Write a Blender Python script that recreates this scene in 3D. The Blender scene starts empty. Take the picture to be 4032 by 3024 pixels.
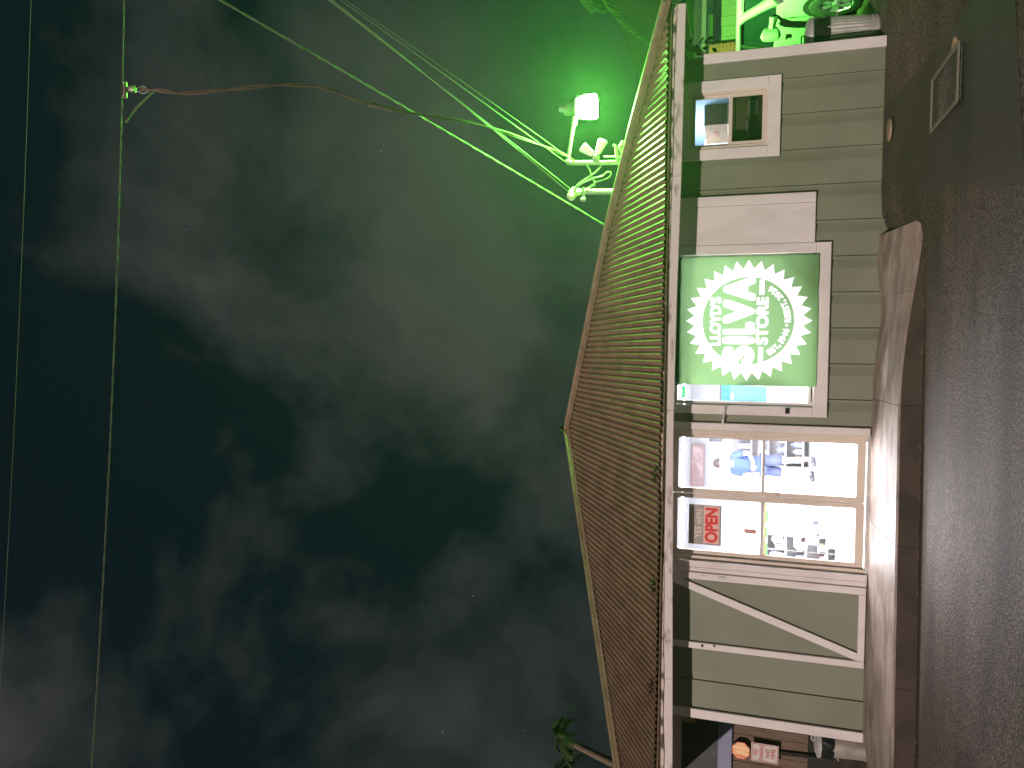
import bpy, bmesh, math, random
import numpy as np
from mathutils import Vector, Matrix
from mathutils.geometry import delaunay_2d_cdt
R = math.radians
scene = bpy.context.scene
C = scene.collection
random.seed(7)

# ------------------------------------------------------------------ camera
PITCH, ROLL, YAW, EYE = R(17.0), R(1.3), R(-2.5), 1.6
fwd = Vector((math.sin(YAW) * math.cos(PITCH), math.cos(YAW) * math.cos(PITCH), math.sin(PITCH)))
rt = Vector((math.cos(YAW), -math.sin(YAW), 0))
upv = rt.cross(fwd)
i_right = math.cos(ROLL) * rt + math.sin(ROLL) * upv      # right / up of the upright view
i_up = math.cos(ROLL) * upv - math.sin(ROLL) * rt
cam = bpy.data.cameras.new("camera")
cam.sensor_width = 36.0
cam.lens = 2930 / 4032 * 36.0
cam.clip_start, cam.clip_end = 0.05, 2000
cam_o = bpy.data.objects.new("camera", cam)
C.objects.link(cam_o)
# the phone was held sideways: the picture's right is the place's down
cx, cy, cz = -i_up, i_right, -fwd
cam_o.matrix_world = Matrix(((cx.x, cy.x, cz.x, 0), (cx.y, cy.y, cz.y, 0), (cx.z, cy.z, cz.z, EYE), (0, 0, 0, 1)))
scene.camera = cam_o

# ------------------------------------------------------------------ world: night sky with thin cloud
world = bpy.data.worlds.new("World")
scene.world = world
world.use_nodes = True
wn, wl = world.node_tree.nodes, world.node_tree.links
wn.clear()
w_out = wn.new("ShaderNodeOutputWorld")
w_bg = wn.new("ShaderNodeBackground")
w_tc = wn.new("ShaderNodeTexCoord")
w_map = wn.new("ShaderNodeMapping")
w_map.inputs["Location"].default_value = (5.86, 7.10, 0.84)
w_noise = wn.new("ShaderNodeTexNoise")
w_noise.inputs["Scale"].default_value = 2.4
w_noise.inputs["Detail"].default_value = 6.0
w_noise.inputs["Roughness"].default_value = 0.58
w_noise.inputs["Distortion"].default_value = 0.25
w_ramp = wn.new("ShaderNodeValToRGB")
w_ramp.color_ramp.elements[0].position = 0.43
w_ramp.color_ramp.elements[0].color = (0.0034, 0.0076, 0.0108, 1)
w_ramp.color_ramp.elements[1].position = 0.66
w_ramp.color_ramp.elements[1].color = (0.0520, 0.0505, 0.0475, 1)
e = w_ramp.color_ramp.elements.new(0.53)
e.color = (0.0225, 0.0260, 0.0265, 1)
w_vor = wn.new("ShaderNodeTexVoronoi")
w_vor.inputs["Scale"].default_value = 26.0
w_lt = wn.new("ShaderNodeMath"); w_lt.operation = "LESS_THAN"; w_lt.inputs[1].default_value = 0.022
w_add = wn.new("ShaderNodeMix"); w_add.data_type = "RGBA"; w_add.blend_type = "MIX"
w_add.inputs[7].default_value = (0.16, 0.18, 0.26, 1)
wl.new(w_tc.outputs["Generated"], w_map.inputs["Vector"])
wl.new(w_map.outputs["Vector"], w_noise.inputs["Vector"])
wl.new(w_noise.outputs["Fac"], w_ramp.inputs["Fac"])
wl.new(w_tc.outputs["Generated"], w_vor.inputs["Vector"])
wl.new(w_vor.outputs["Distance"], w_lt.inputs[0])
wl.new(w_lt.outputs[0], w_add.inputs[0])
wl.new(w_ramp.outputs["Color"], w_add.inputs[6])
wl.new(w_add.outputs[2], w_bg.inputs["Color"])
w_bg.inputs["Strength"].default_value = 1.0
wl.new(w_bg.outputs["Background"], w_out.inputs["Surface"])

# ------------------------------------------------------------------ the street lighting, as one lamp direction
SUN_EL, SUN_AZ = R(24), R(30)           # low, from behind the camera and to its left
sun = bpy.data.lights.new("street_light_sun", "SUN")
sun.energy = 3.0
sun.color = (1.0, 0.84, 0.77)
sun.angle = R(1.2)
sun_o = bpy.data.objects.new("street_light_sun", sun)
C.objects.link(sun_o)
sdir = Vector((math.sin(SUN_AZ) * math.cos(SUN_EL), math.cos(SUN_AZ) * math.cos(SUN_EL), -math.sin(SUN_EL)))
sun_o.rotation_euler = sdir.to_track_quat("-Z", "Y").to_euler()

scene.view_settings.view_transform = "Standard"
scene.view_settings.look = "None"
scene.view_settings.exposure = 0.0
scene.view_settings.gamma = 1.0
scene.view_settings.use_curve_mapping = False
scene.render.engine = "CYCLES"
scene.cycles.use_denoising = True
scene.cycles.max_bounces = 8
scene.cycles.diffuse_bounces = 4
scene.cycles.transparent_max_bounces = 12
scene.cycles.volume_bounces = 0
scene.cycles.sample_clamp_indirect = 6.0

# ================================================================== helpers
MATS = {}
def mat(name, col, rough=0.7, metal=0.0, var=0.0, vscale=6.0, col2=None, bump=0.0, bscale=40.0,
        stretch=(1, 1, 1), spec=0.4, mask=(0.45, 0.65), coord="Object", detail=6.0):
    """principled material: base colour, optional noise towards col2, optional fine relief"""
    if name in MATS: return MATS[name]
    m = bpy.data.materials.new(name); m.use_nodes = True
    n, l = m.node_tree.nodes, m.node_tree.links
    p = n["Principled BSDF"]
    p.inputs["Base Color"].default_value = (*col, 1)
    p.inputs["Roughness"].default_value = rough
    p.inputs["Metallic"].default_value = metal
    p.inputs["Specular IOR Level"].default_value = spec
    if var or bump:
        tc = n.new("ShaderNodeTexCoord"); mp = n.new("ShaderNodeMapping")
        mp.inputs["Scale"].default_value = stretch
        l.new(tc.outputs[coord], mp.inputs["Vector"])
    if var:
        no = n.new("ShaderNodeTexNoise"); no.inputs["Scale"].default_value = vscale; no.inputs["Detail"].default_value = detail
        rp = n.new("ShaderNodeMapRange"); rp.inputs[1].default_value, rp.inputs[2].default_value = mask
        rp.inputs[3].default_value, rp.inputs[4].default_value = 0, var
        mx = n.new("ShaderNodeMix"); mx.data_type = "RGBA"
        mx.inputs[6].default_value = (*col, 1)
        mx.inputs[7].default_value = (*(col2 or tuple(c * 0.45 for c in col)), 1)
        l.new(mp.outputs[0], no.inputs["Vector"]); l.new(no.outputs["Fac"], rp.inputs[0])
        l.new(rp.outputs[0], mx.inputs[0]); l.new(mx.outputs[2], p.inputs["Base Color"])
    if bump:
        nb = n.new("ShaderNodeTexNoise"); nb.inputs["Scale"].default_value = bscale; nb.inputs["Detail"].default_value = 4
        bp = n.new("ShaderNodeBump"); bp.inputs["Strength"].default_value = bump; bp.inputs["Distance"].default_value = 0.02
        l.new(mp.outputs[0], nb.inputs["Vector"]); l.new(nb.outputs["Fac"], bp.inputs["Height"]); l.new(bp.outputs[0], p.inputs["Normal"])
    MATS[name] = m
    return m

def emis(name, col, strength):
    m = bpy.data.materials.new(name); m.use_nodes = True
    n, l = m.node_tree.nodes, m.node_tree.links
    n.clear(); o = n.new("ShaderNodeOutputMaterial"); e = n.new("ShaderNodeEmission")
    e.inputs[0].default_value = (*col, 1); e.inputs[1].default_value = strength
    l.new(e.outputs[0], o.inputs[0]); MATS[name] = m
    return m

def glass(name, tint=(0.96, 0.97, 0.98), rough=0.02, refl=0.5):
    m = bpy.data.materials.new(name); m.use_nodes = True
    n, l = m.node_tree.nodes, m.node_tree.links
    n.clear(); o = n.new("ShaderNodeOutputMaterial")
    t = n.new("ShaderNodeBsdfTransparent"); t.inputs[0].default_value = (*tint, 1)
    g = n.new("ShaderNodeBsdfGlossy"); g.inputs["Roughness"].default_value = rough
    f = n.new("ShaderNodeFresnel"); f.inputs[0].default_value = 1.5
    mm = n.new("ShaderNodeMath"); mm.operation = "MULTIPLY"; mm.inputs[1].default_value = refl
    x = n.new("ShaderNodeMixShader")
    l.new(f.outputs[0], mm.inputs[0]); l.new(mm.outputs[0], x.inputs[0]); l.new(t.outputs[0], x.inputs[1]); l.new(g.outputs[0], x.inputs[2])
    l.new(x.outputs[0], o.inputs[0]); MATS[name] = m
    return m

def cloth(name, col, trans=0.5, tcol=None):
    """woven sheet that lets some light through"""
    m = bpy.data.materials.new(name); m.use_nodes = True
    n, l = m.node_tree.nodes, m.node_tree.links
    n.clear(); o = n.new("ShaderNodeOutputMaterial")
    d = n.new("ShaderNodeBsdfDiffuse"); d.inputs[0].default_value = (*col, 1)
    t = n.new("ShaderNodeBsdfTranslucent"); t.inputs[0].default_value = (*(tcol or col), 1)
    x = n.new("ShaderNodeMixShader"); x.inputs[0].default_value = trans
    l.new(d.outputs[0], x.inputs[1]); l.new(t.outputs[0], x.inputs[2]); l.new(x.outputs[0], o.inputs[0]); MATS[name] = m
    return m

class MB:
    """collects shapes, builds ONE mesh object"""
    def __init__(s): s.v, s.f, s.mi = [], [], []
    def add(s, vs, fs, mi=0):
        b = len(s.v); s.v += [tuple(v) for v in vs]
        for f in fs: s.f.append(tuple(b + i for i in f)); s.mi.append(mi)
        return s
    def box(s, x0, x1, y0, y1, z0, z1, mi=0):
        vs = [(x0, y0, z0), (x1, y0, z0), (x1, y1, z0), (x0, y1, z0), (x0, y0, z1), (x1, y0, z1), (x1, y1, z1), (x0, y1, z1)]
        return s.add(vs, [(0, 3, 2, 1), (4, 5, 6, 7), (0, 1, 5, 4), (1, 2, 6, 5), (2, 3, 7, 6), (3, 0, 4, 7)], mi)
    def cbox(s, x0, x1, y0, y1, z0, z1, c=0.006, mi=0):
        """box with chamfered front (-y) edges"""
        vs = []
        for y, k in ((y0, c), (y0 + c, 0), (y1, 0)):
            vs += [(x0 + k, y, z0 + k), (x1 - k, y, z0 + k), (x1 - k, y, z1 - k), (x0 + k, y, z1 - k)]
        fs = [(0, 1, 2, 3)]
        for a in (0, 4):
            for i in range(4):
                j = (i + 1) % 4; fs.append((a + j, a + i, a + 4 + i, a + 4 + j))
        fs.append((11, 10, 9, 8))
        return s.add(vs, fs, mi)
    def prism(s, poly, a, b, axis="y", mi=0):
        """polygon of (u, w) swept along an axis from a to b"""
        def P(u, w, t): return {"y": (u, t, w), "z": (u, w, t), "x": (t, u, w)}[axis]
        n = len(poly); vs = [P(u, w, a) for u, w in poly] + [P(u, w, b) for u, w in poly]
        fs = [tuple(range(n)), tuple(range(2 * n - 1, n - 1, -1))] + [((i + 1) % n, i, n + i, n + (i + 1) % n) for i in range(n)]
        return s.add(vs, fs, mi)
    def tube(s, pts, r, n=8, mi=0, cap=True):
        pts = [Vector(p) for p in pts]; k = len(pts); b = len(s.v)
        rs = r if isinstance(r, (list, tuple)) else [r] * k
        ref = None
        for i, p in enumerate(pts):
            t = (pts[min(i + 1, k - 1)] - pts[max(i - 1, 0)]).normalized()
            if ref is None: ref = Vector((0, 0, 1)) if abs(t.z) < 0.9 else Vector((1, 0, 0))
            u = (ref - t * ref.dot(t)).normalized(); w = t.cross(u); ref = u
            for j in range(n):
                a = 2 * math.pi * j / n
                s.v.append(tuple(p + (u * math.cos(a) + w * math.sin(a)) * rs[i]))
        for i in range(k - 1):
            for j in range(n):
                j2 = (j + 1) % n
                s.f.append((b + i * n + j, b + i * n + j2, b + (i + 1) * n + j2, b + (i + 1) * n + j)); s.mi.append(mi)
        if cap:
            s.f.append(tuple(b + j for j in range(n - 1, -1, -1))); s.mi.append(mi)
            s.f.append(tuple(b + (k - 1) * n + j for j in range(n))); s.mi.append(mi)
        return s
    def lathe(s, prof, cx=0, cy=0, n=28, mi=0, wob=None):
        """profile of (radius, z) turned about a vertical axis"""
        b = len(s.v)
        for i, (r, z) in enumerate(prof):
            for j in range(n):
                a = 2 * math.pi * j / n; rr = r * (wob(a, z) if wob else 1)
                s.v.append((cx + rr * math.cos(a), cy + rr * math.sin(a), z))
        for i in range(len(prof) - 1):
            for j in range(n):
                j2 = (j + 1) % n
                s.f.append((b + i * n + j, b + i * n + j2, b + (i + 1) * n + j2, b + (i + 1) * n + j)); s.mi.append(mi)
        return s
    def frame(s, x0, x1, z0, z1, hx0, hx1, hz0, hz1, y0, y1, rad=0.03, k=5, mi=0):
        """board in the xz plane with one rounded rectangular hole"""
        hole, outer = [], []
        for (cx_, cz_, a0, ox, oz) in ((hx1 - rad, hz1 - rad, 0, x1, z1), (hx0 + rad, hz1 - rad, 90, x0, z1), (hx0 + rad, hz0 + rad, 180, x0, z0), (hx1 - rad, hz0 + rad, 270, x1, z0)):
            for i in range(k + 1):
                a = R(a0 + 90 * i / k); hole.append((cx_ + rad * math.cos(a), cz_ + rad * math.sin(a))); outer.append((ox, oz))
        n = len(hole); vs = []
        for y in (y0, y1):
            vs += [(u, y, w) for u, w in hole] + [(u, y, w) for u, w in outer]
        fs = []
        for i in range(n):
            j = (i + 1) % n
            for a, fl in ((0, 0), (2 * n, 1)):
                q = [a + i, a + j, a + n + j, a + n + i]
                if outer[i] == outer[j]: q = [a + i, a + j, a + n + i]
                fs.append(tuple(q if fl else q[::-1]))
            fs.append((i, j, 2 * n + j, 2 * n + i))
            if outer[i] != outer[j]: fs.append((n + j, n + i, 3 * n + i, 3 * n + j))
        return s.add(vs, fs, mi)
    def build(s, name, m, parent=None, smooth=False, loc=None, rot=None):
        me = bpy.data.meshes.new(name); me.from_pydata(s.v, [], s.f)
        for x in (m if isinstance(m, (list, tuple)) else [m]): me.materials.append(x)
        if any(s.mi): me.polygons.foreach_set("material_index", s.mi)
        if smooth: me.polygons.foreach_set("use_smooth", [True] * len(me.polygons))
        bm = bmesh.new(); bm.from_mesh(me); bmesh.ops.recalc_face_normals(bm, faces=bm.faces); bm.to_mesh(me); bm.free()
        o = bpy.data.objects.new(name, me); C.objects.link(o)
        if parent: o.parent = parent
        if loc: o.location = loc
        if rot: o.rotation_euler = rot
        if smooth: auto_smooth(o)
        return o

def auto_smooth(o, ang=40):
    me = o.data
    bm = bmesh.new(); bm.from_mesh(me)
    for e_ in bm.edges:
        if len(e_.link_faces) == 2 and e_.calc_face_angle(0) > R(ang): e_.smooth = False
    bm.to_mesh(me); bm.free()

def tag(o, label=None, cat=None, group=None, kind=None):
    if label: o["label"] = label
    if cat: o["category"] = cat
    if group: o["group"] = group
    if kind: o["kind"] = kind
    return o
def thing(name, label, cat, loc=(0, 0, 0), group=None, rz=0):
    o = bpy.data.objects.new(name, None); C.objects.link(o); o.location = loc; o.rotation_euler = (0, 0, rz)
    o.empty_display_size = 0.1
    return tag(o, label, cat, group)
def group_part(name, parent):
    """a part that is only the sum of its sub-parts"""
    o = bpy.data.objects.new(name, None); C.objects.link(o); o.parent = parent; o.empty_display_size = 0.1
    return o
def copy_obj(o, parent, loc=None, rot=None):
    c = o.copy(); C.objects.link(c); c.parent = parent
    if loc is not None: c.location = loc
    if rot is not None: c.rotation_euler = rot
    return c

def text_loops(body, bold=0.0, res=6):
    """closed outlines of a word in the built-in typeface"""
    cu = bpy.data.curves.new("glyphs", "FONT"); cu.body = body
    o = bpy.data.objects.new("glyphs", cu); C.objects.link(o)
    dg = bpy.context.evaluated_depsgraph_get(); k = o.evaluated_get(dg).to_curve(dg)
    loops = []
    for sp in k.splines:
        pts = []
        bp = sp.bezier_points; n = len(bp)
        for i in range(n):
            a, b = bp[i], bp[(i + 1) % n]
            straight = (a.handle_right - a.co).length < 1e-6 and (b.handle_left - b.co).length < 1e-6
            steps = 1 if straight else res
            for t in range(steps):
                u = t / steps
                p = (1 - u) ** 3 * a.co + 3 * (1 - u) ** 2 * u * a.handle_right + 3 * (1 - u) * u * u * b.handle_left + u ** 3 * b.co
                pts.append((p.x, p.y))
        if len(pts) > 2: loops.append(np.array(pts))
    o.to_curve_clear() if hasattr(o, "to_curve_clear") else None
    bpy.data.objects.remove(o); 
    if bold:
        out = []
        for lp in loops:
            d1 = lp - np.roll(lp, 1, 0); d2 = np.roll(lp, -1, 0) - lp
            n1 = np.stack([d1[:, 1], -d1[:, 0]], 1); n2 = np.stack([d2[:, 1], -d2[:, 0]], 1)
            n1 /= np.linalg.norm(n1, axis=1, keepdims=True) + 1e-9; n2 /= np.linalg.norm(n2, axis=1, keepdims=True) + 1e-9
            m = n1 + n2; m /= np.maximum(np.linalg.norm(m, axis=1, keepdims=True), 0.6)
            out.append((lp, m))
        # letters' outer loops turn one way, their counters the other: find the sign from the widest loop
        big = max(loops, key=lambda q: np.ptp(q[:, 0]) * np.ptp(q[:, 1]))
        x, y = big[:, 0], big[:, 1]
        sg = 1 if np.sum(x * np.roll(y, -1) - y * np.roll(x, -1)) > 0 else -1
        loops = [lp + m * bold * sg for lp, m in out]
    return loops

def fit_loops(loops, x0, x1, z0, z1):
    a = np.concatenate(loops); mn, mx = a.min(0), a.max(0)
    return [(lp - mn) / (mx - mn) * [x1 - x0, z1 - z0] + [x0, z0] for lp in loops]

def winding(pts, loops):
    w = np.zeros(len(pts), int)
    for lp in loops:
        a = lp; b = np.roll(lp, -1, 0)
        for (ax, ay), (bx, by) in zip(a, b):
            left = (bx - ax) * (pts[:, 1] - ay) - (pts[:, 0] - ax) * (by - ay)
            w += ((ay <= pts[:, 1]) & (by > pts[:, 1]) & (left > 0)).astype(int)
            w -= ((ay > pts[:, 1]) & (by <= pts[:, 1]) & (left < 0)).astype(int)
    return w

def printed_sheet(name, x0, x1, z0, z1, layers, mats, parent=None, grid=28, disp=None, loc=(0, 0, 0)):
    """a flat sheet whose print follows the outlines in `layers` (list of (loops, material index), later wins)"""
    vs, es = [], []
    for i in range(grid + 1):
        for j in range(grid + 1):
            vs.append((x0 + (x1 - x0) * i / grid, z0 + (z1 - z0) * j / grid))
    g = grid + 1
    for i in range(grid):
        es += [(i * g, (i + 1) * g), (i * g + grid, (i + 1) * g + grid), (i, i + 1), (grid * g + i, grid * g + i + 1)]
    for loops, _ in layers:
        for lp in loops:
            b = len(vs); n = len(lp); vs += [tuple(p) for p in lp]; es += [(b + k, b + (k + 1) % n) for k in range(n)]
    ov, oe, of, *_ = delaunay_2d_cdt([Vector(v) for v in vs], es, [], 0, 1e-5)
    P = np.array([(v.x, v.y) for v in ov]); T = np.array([f for f in of if len(f) == 3])
    cen = P[T].mean(1); mi = np.zeros(len(T), int)
    for loops, k in layers: mi[winding(cen, loops) != 0] = k
    mb = MB()
    mb.v = [(p[0], disp(p[0], p[1]) if disp else 0.0, p[1]) for p in P]
    mb.f = [tuple(int(q) for q in t) for t in T]; mb.mi = [int(k) for k in mi]
    o = mb.build(name, mats, parent, smooth=bool(disp), loc=loc)
    return o

# ------------------------------------------------------------------ materials
M_SIDING = mat("green_siding_paint", (0.190, 0.196, 0.142), 0.55, var=0.55, vscale=1.6, col2=(0.145, 0.152, 0.104), bump=0.05, bscale=60)
M_TRIM = mat("white_trim_paint", (0.66, 0.61, 0.60), 0.5, var=0.40, vscale=5, col2=(0.50, 0.45, 0.43), bump=0.04, bscale=50, stretch=(1, 1, 0.4))
M_FASCIA = mat("stained_fascia_paint", (0.62, 0.55, 0.53), 0.6, var=0.9, vscale=4.5, col2=(0.20, 0.15, 0.13), mask=(0.56, 0.70), bump=0.1, bscale=30, stretch=(1, 1, 3))
M_BEIGE = mat("beige_frame_paint", (0.60, 0.51, 0.44), 0.45, var=0.3, vscale=8, col2=(0.48, 0.40, 0.34))
M_ROOF = mat("brown_roof_paint", (0.215, 0.125, 0.092), 0.45, metal=0.0, var=0.7, vscale=3.0, col2=(0.125, 0.072, 0.053), mask=(0.42, 0.66), bump=0.04, bscale=30, stretch=(1.6, 0.8, 0.8))
M_CAP = mat("brown_hip_cap_paint", (0.22, 0.135, 0.10), 0.5, var=0.7, vscale=6, col2=(0.13, 0.085, 0.065))
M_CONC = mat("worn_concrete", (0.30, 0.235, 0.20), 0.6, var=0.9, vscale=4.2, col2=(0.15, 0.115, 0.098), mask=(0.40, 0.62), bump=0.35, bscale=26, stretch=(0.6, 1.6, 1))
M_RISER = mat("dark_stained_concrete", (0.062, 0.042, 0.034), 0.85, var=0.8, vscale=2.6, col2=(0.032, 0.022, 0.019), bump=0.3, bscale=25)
M_JOINT = mat("dark_joint", (0.08, 0.065, 0.055), 0.9)
M_STEEL = mat("galvanised_steel", (0.62, 0.60, 0.58), 0.35, metal=0.45, var=0.5, vscale=12, col2=(0.42, 0.40, 0.38))
M_PIPE = mat("grey_conduit", (0.26, 0.25, 0.22), 0.45, metal=0.2, var=0.4, vscale=14, col2=(0.18, 0.16, 0.13))
M_BLACK = mat("black_plastic", (0.012, 0.012, 0.013), 0.35, bump=0.2, bscale=14)
M_CABLE = mat("cable_jacket", (0.11, 0.10, 0.08), 0.6)
M_CABLE_L = mat("pale_cable_jacket", (0.17, 0.155, 0.13), 0.6)
M_INWALL = mat("shop_white_wall", (0.82, 0.82, 0.84), 0.6)
M_INFLOOR = mat("shop_floor", (0.55, 0.54, 0.55), 0.35, var=0.3, vscale=4)
M_WOOD = mat("brown_wood", (0.22, 0.14, 0.085), 0.6, var=0.6, vscale=6, col2=(0.13, 0.08, 0.05), stretch=(1, 1, 6))
M_DARKWALL = mat("dark_grey_wall", (0.060, 0.058, 0.062), 0.8, var=0.7, vscale=3, col2=(0.10, 0.095, 0.10))
M_BLUEBEAM = mat("blue_grey_paint", (0.22, 0.235, 0.34), 0.6, var=0.4, vscale=5, col2=(0.17, 0.18, 0.26))
M_BROWNBD = mat("brown_board_stain", (0.155, 0.100, 0.070), 0.75, var=0.8, vscale=9, col2=(0.085, 0.055, 0.040), stretch=(3, 1, 0.25), bump=0.2, bscale=30)
M_FENCE = mat("green_fence_paint", (0.13, 0.14, 0.075), 0.65, var=0.4, vscale=5, col2=(0.10, 0.105, 0.06), stretch=(3, 1, 0.4))
M_NEIGH = mat("dark_house_paint", (0.035, 0.042, 0.037), 0.7, var=0.4, vscale=4)
M_NEIGHTRIM = mat("dull_house_trim", (0.13, 0.135, 0.105), 0.7)
M_CARPAINT = mat("white_car_paint", (0.27, 0.28, 0.27), 0.25, spec=0.6)
M_TYRE = mat("tyre_rubber", (0.02, 0.02, 0.02), 0.8)
M_RIM = mat("alloy_rim", (0.55, 0.56, 0.57), 0.3, metal=0.8)
M_CARGLASS = mat("dark_car_glass", (0.008, 0.014, 0.02), 0.05, spec=0.8)
M_LEAF = mat("leaf_green", (0.042, 0.062, 0.018), 0.6, var=0.6, vscale=4, col2=(0.02, 0.032, 0.010))
M_BARK = mat("palm_bark", (0.16, 0.12, 0.085), 0.85, var=0.6, vscale=8)
M_BRICK = mat("red_brick", (0.22, 0.045, 0.03), 0.8, var=0.5, vscale=9)
M_GLASS = glass("window_glass")
M_SOFFIT = mat("soffit_paint", (0.50, 0.48, 0.44), 0.7)

# ================================================================== GROUND
def ground_z(x, y):
    def st(a, b, t): t = min(1, max(0, (t - a) / (b - a))); return t * t * (3 - 2 * t)
    z = 0.0
    z += 0.22 * st(7.2, 8.75, y) * st(0.9, 1.6, x)
    z += 0.08 * st(7.9, 9.0, y) * (1 - st(-4.6, -4.1, x))
    z += 0.02 * math.sin(x * 0.9 + 0.4) * math.sin(y * 0.7) * (1 - st(6.6, 7.4, y))
    return z
def asphalt_mat(name, c1, c2, grit=0.5, gloss=0.75):
    m = bpy.data.materials.new(name); m.use_nodes = True
    n, l = m.node_tree.nodes, m.node_tree.links; p = n["Principled BSDF"]
    tc = n.new("ShaderNodeTexCoord")
    big = n.new("ShaderNodeTexNoise"); big.inputs["Scale"].default_value = 0.8; big.inputs["Detail"].default_value = 5
    mp = n.new("ShaderNodeMapping"); mp.inputs["Scale"].default_value = (0.6, 2.2, 1)
    vor = n.new("ShaderNodeTexVoronoi"); vor.inputs["Scale"].default_value = 60; vor.feature = "F1"
    fine = n.new("ShaderNodeTexNoise"); fine.inputs["Scale"].default_value = 42; fine.inputs["Detail"].default_value = 6; fine.inputs["Roughness"].default_value = 0.7
    for t in (vor, fine): l.new(tc.outputs["Object"], t.inputs["Vector"])
    l.new(tc.outputs["Object"], mp.inputs[0]); l.new(mp.outputs[0], big.inputs["Vector"])
    mx = n.new("ShaderNodeMix"); mx.data_type = "RGBA"; mx.inputs[6].default_value = (*c1, 1); mx.inputs[7].default_value = (*c2, 1)
    r1 = n.new("ShaderNodeMapRange"); r1.inputs[1].default_value, r1.inputs[2].default_value = 0.38, 0.66
    l.new(big.outputs["Fac"], r1.inputs[0]); l.new(r1.outputs[0], mx.inputs[0])
    m2 = n.new("ShaderNodeMix"); m2.data_type = "RGBA"; m2.blend_type = "MULTIPLY"; m2.inputs[0].default_value = 1.0
    r2 = n.new("ShaderNodeMapRange"); r2.inputs[1].default_value, r2.inputs[2].default_value = 0.36, 0.66
    r2.inputs[3].default_value, r2.inputs[4].default_value = 1 - grit, 1 + grit
    l.new(fine.outputs["Fac"], r2.inputs[0]); l.new(mx.outputs[2], m2.inputs[6]); l.new(r2.outputs[0], m2.inputs[7])
    l.new(m2.outputs[2], p.inputs["Base Color"])
    p.inputs["Roughness"].default_value = gloss; p.inputs["Specular IOR Level"].default_value = 0.35
    ad = n.new("ShaderNodeMath"); ad.operation = "ADD"; l.new(fine.outputs["Fac"], ad.inputs[0]); l.new(vor.outputs["Distance"], ad.inputs[1])
    bp = n.new("ShaderNodeBump"); bp.inputs["Strength"].default_value = 0.9 * grit; bp.inputs["Distance"].default_value = 0.012
    l.new(ad.outputs[0], bp.inputs["Height"]); l.new(bp.outputs[0], p.inputs["Normal"])
    return m
M_ASPH = asphalt_mat("worn_asphalt", (0.106, 0.073, 0.058), (0.044, 0.028, 0.021), 0.95)
M_PATCH = asphalt_mat("smooth_asphalt_patch", (0.050, 0.039, 0.034), (0.034, 0.026, 0.022), 0.25, 0.5)
def sheet(name, xs, ys, zf, m, **kw):
    mb = MB(); nx, ny = len(xs), len(ys)
    mb.v = [(x, y, zf(x, y)) for y in ys for x in xs]
    mb.f = [(j * nx + i, j * nx + i + 1, (j + 1) * nx + i + 1, (j + 1) * nx + i) for j in range(ny - 1) for i in range(nx - 1)]
    mb.mi = [0] * len(mb.f)
    o = mb.build(name, m, smooth=True); tag(o, **kw); return o
gx = [-45, -30, -20, -14, -10] + list(np.arange(-8, 8.01, 0.25)) + [10, 14, 20, 30, 45]
gy = [-12, -6, -2, 0, 2, 3] + list(np.arange(4, 13.01, 0.25)) + [14, 16, 20, 28, 40, 55]
sheet("ground", gx, gy, ground_z, M_ASPH, kind="structure", label="worn brown grey asphalt lot in front of the store")

# newer, smoother asphalt strip laid in a trench towards the wall
def strip(name, poly, dz, m, parent=None, n=14):
    (a, b, c, d) = poly; mb = MB()
    for i in range(n + 1):
        for j in range(n + 1):
            u, v = i / n, j / n
            x = (a[0] * (1 - u) + b[0] * u) * (1 - v) + (d[0] * (1 - u) + c[0] * u) * v
            y = (a[1] * (1 - u) + b[1] * u) * (1 - v) + (d[1] * (1 - u) + c[1] * u) * v
            w = 0.02 * math.sin(v * 13 + u * 3)
            mb.v.append((x + w, y + w * .4, ground_z(x, y) + dz))
    mb.f = [(i * (n + 1) + j, i * (n + 1) + j + 1, (i + 1) * (n + 1) + j + 1, (i + 1) * (n + 1) + j) for i in range(n) for j in range(n)]
    mb.mi = [0] * len(mb.f)
    return mb.build(name, m, parent, smooth=True)
tag(strip("asphalt_patch", ((1.75, 8.62), (2.62, 8.66), (2.75, 5.6), (1.05, 5.2)), 0.004, M_PATCH), "smoother dark asphalt patch running out from the wall", kind="structure")

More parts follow.
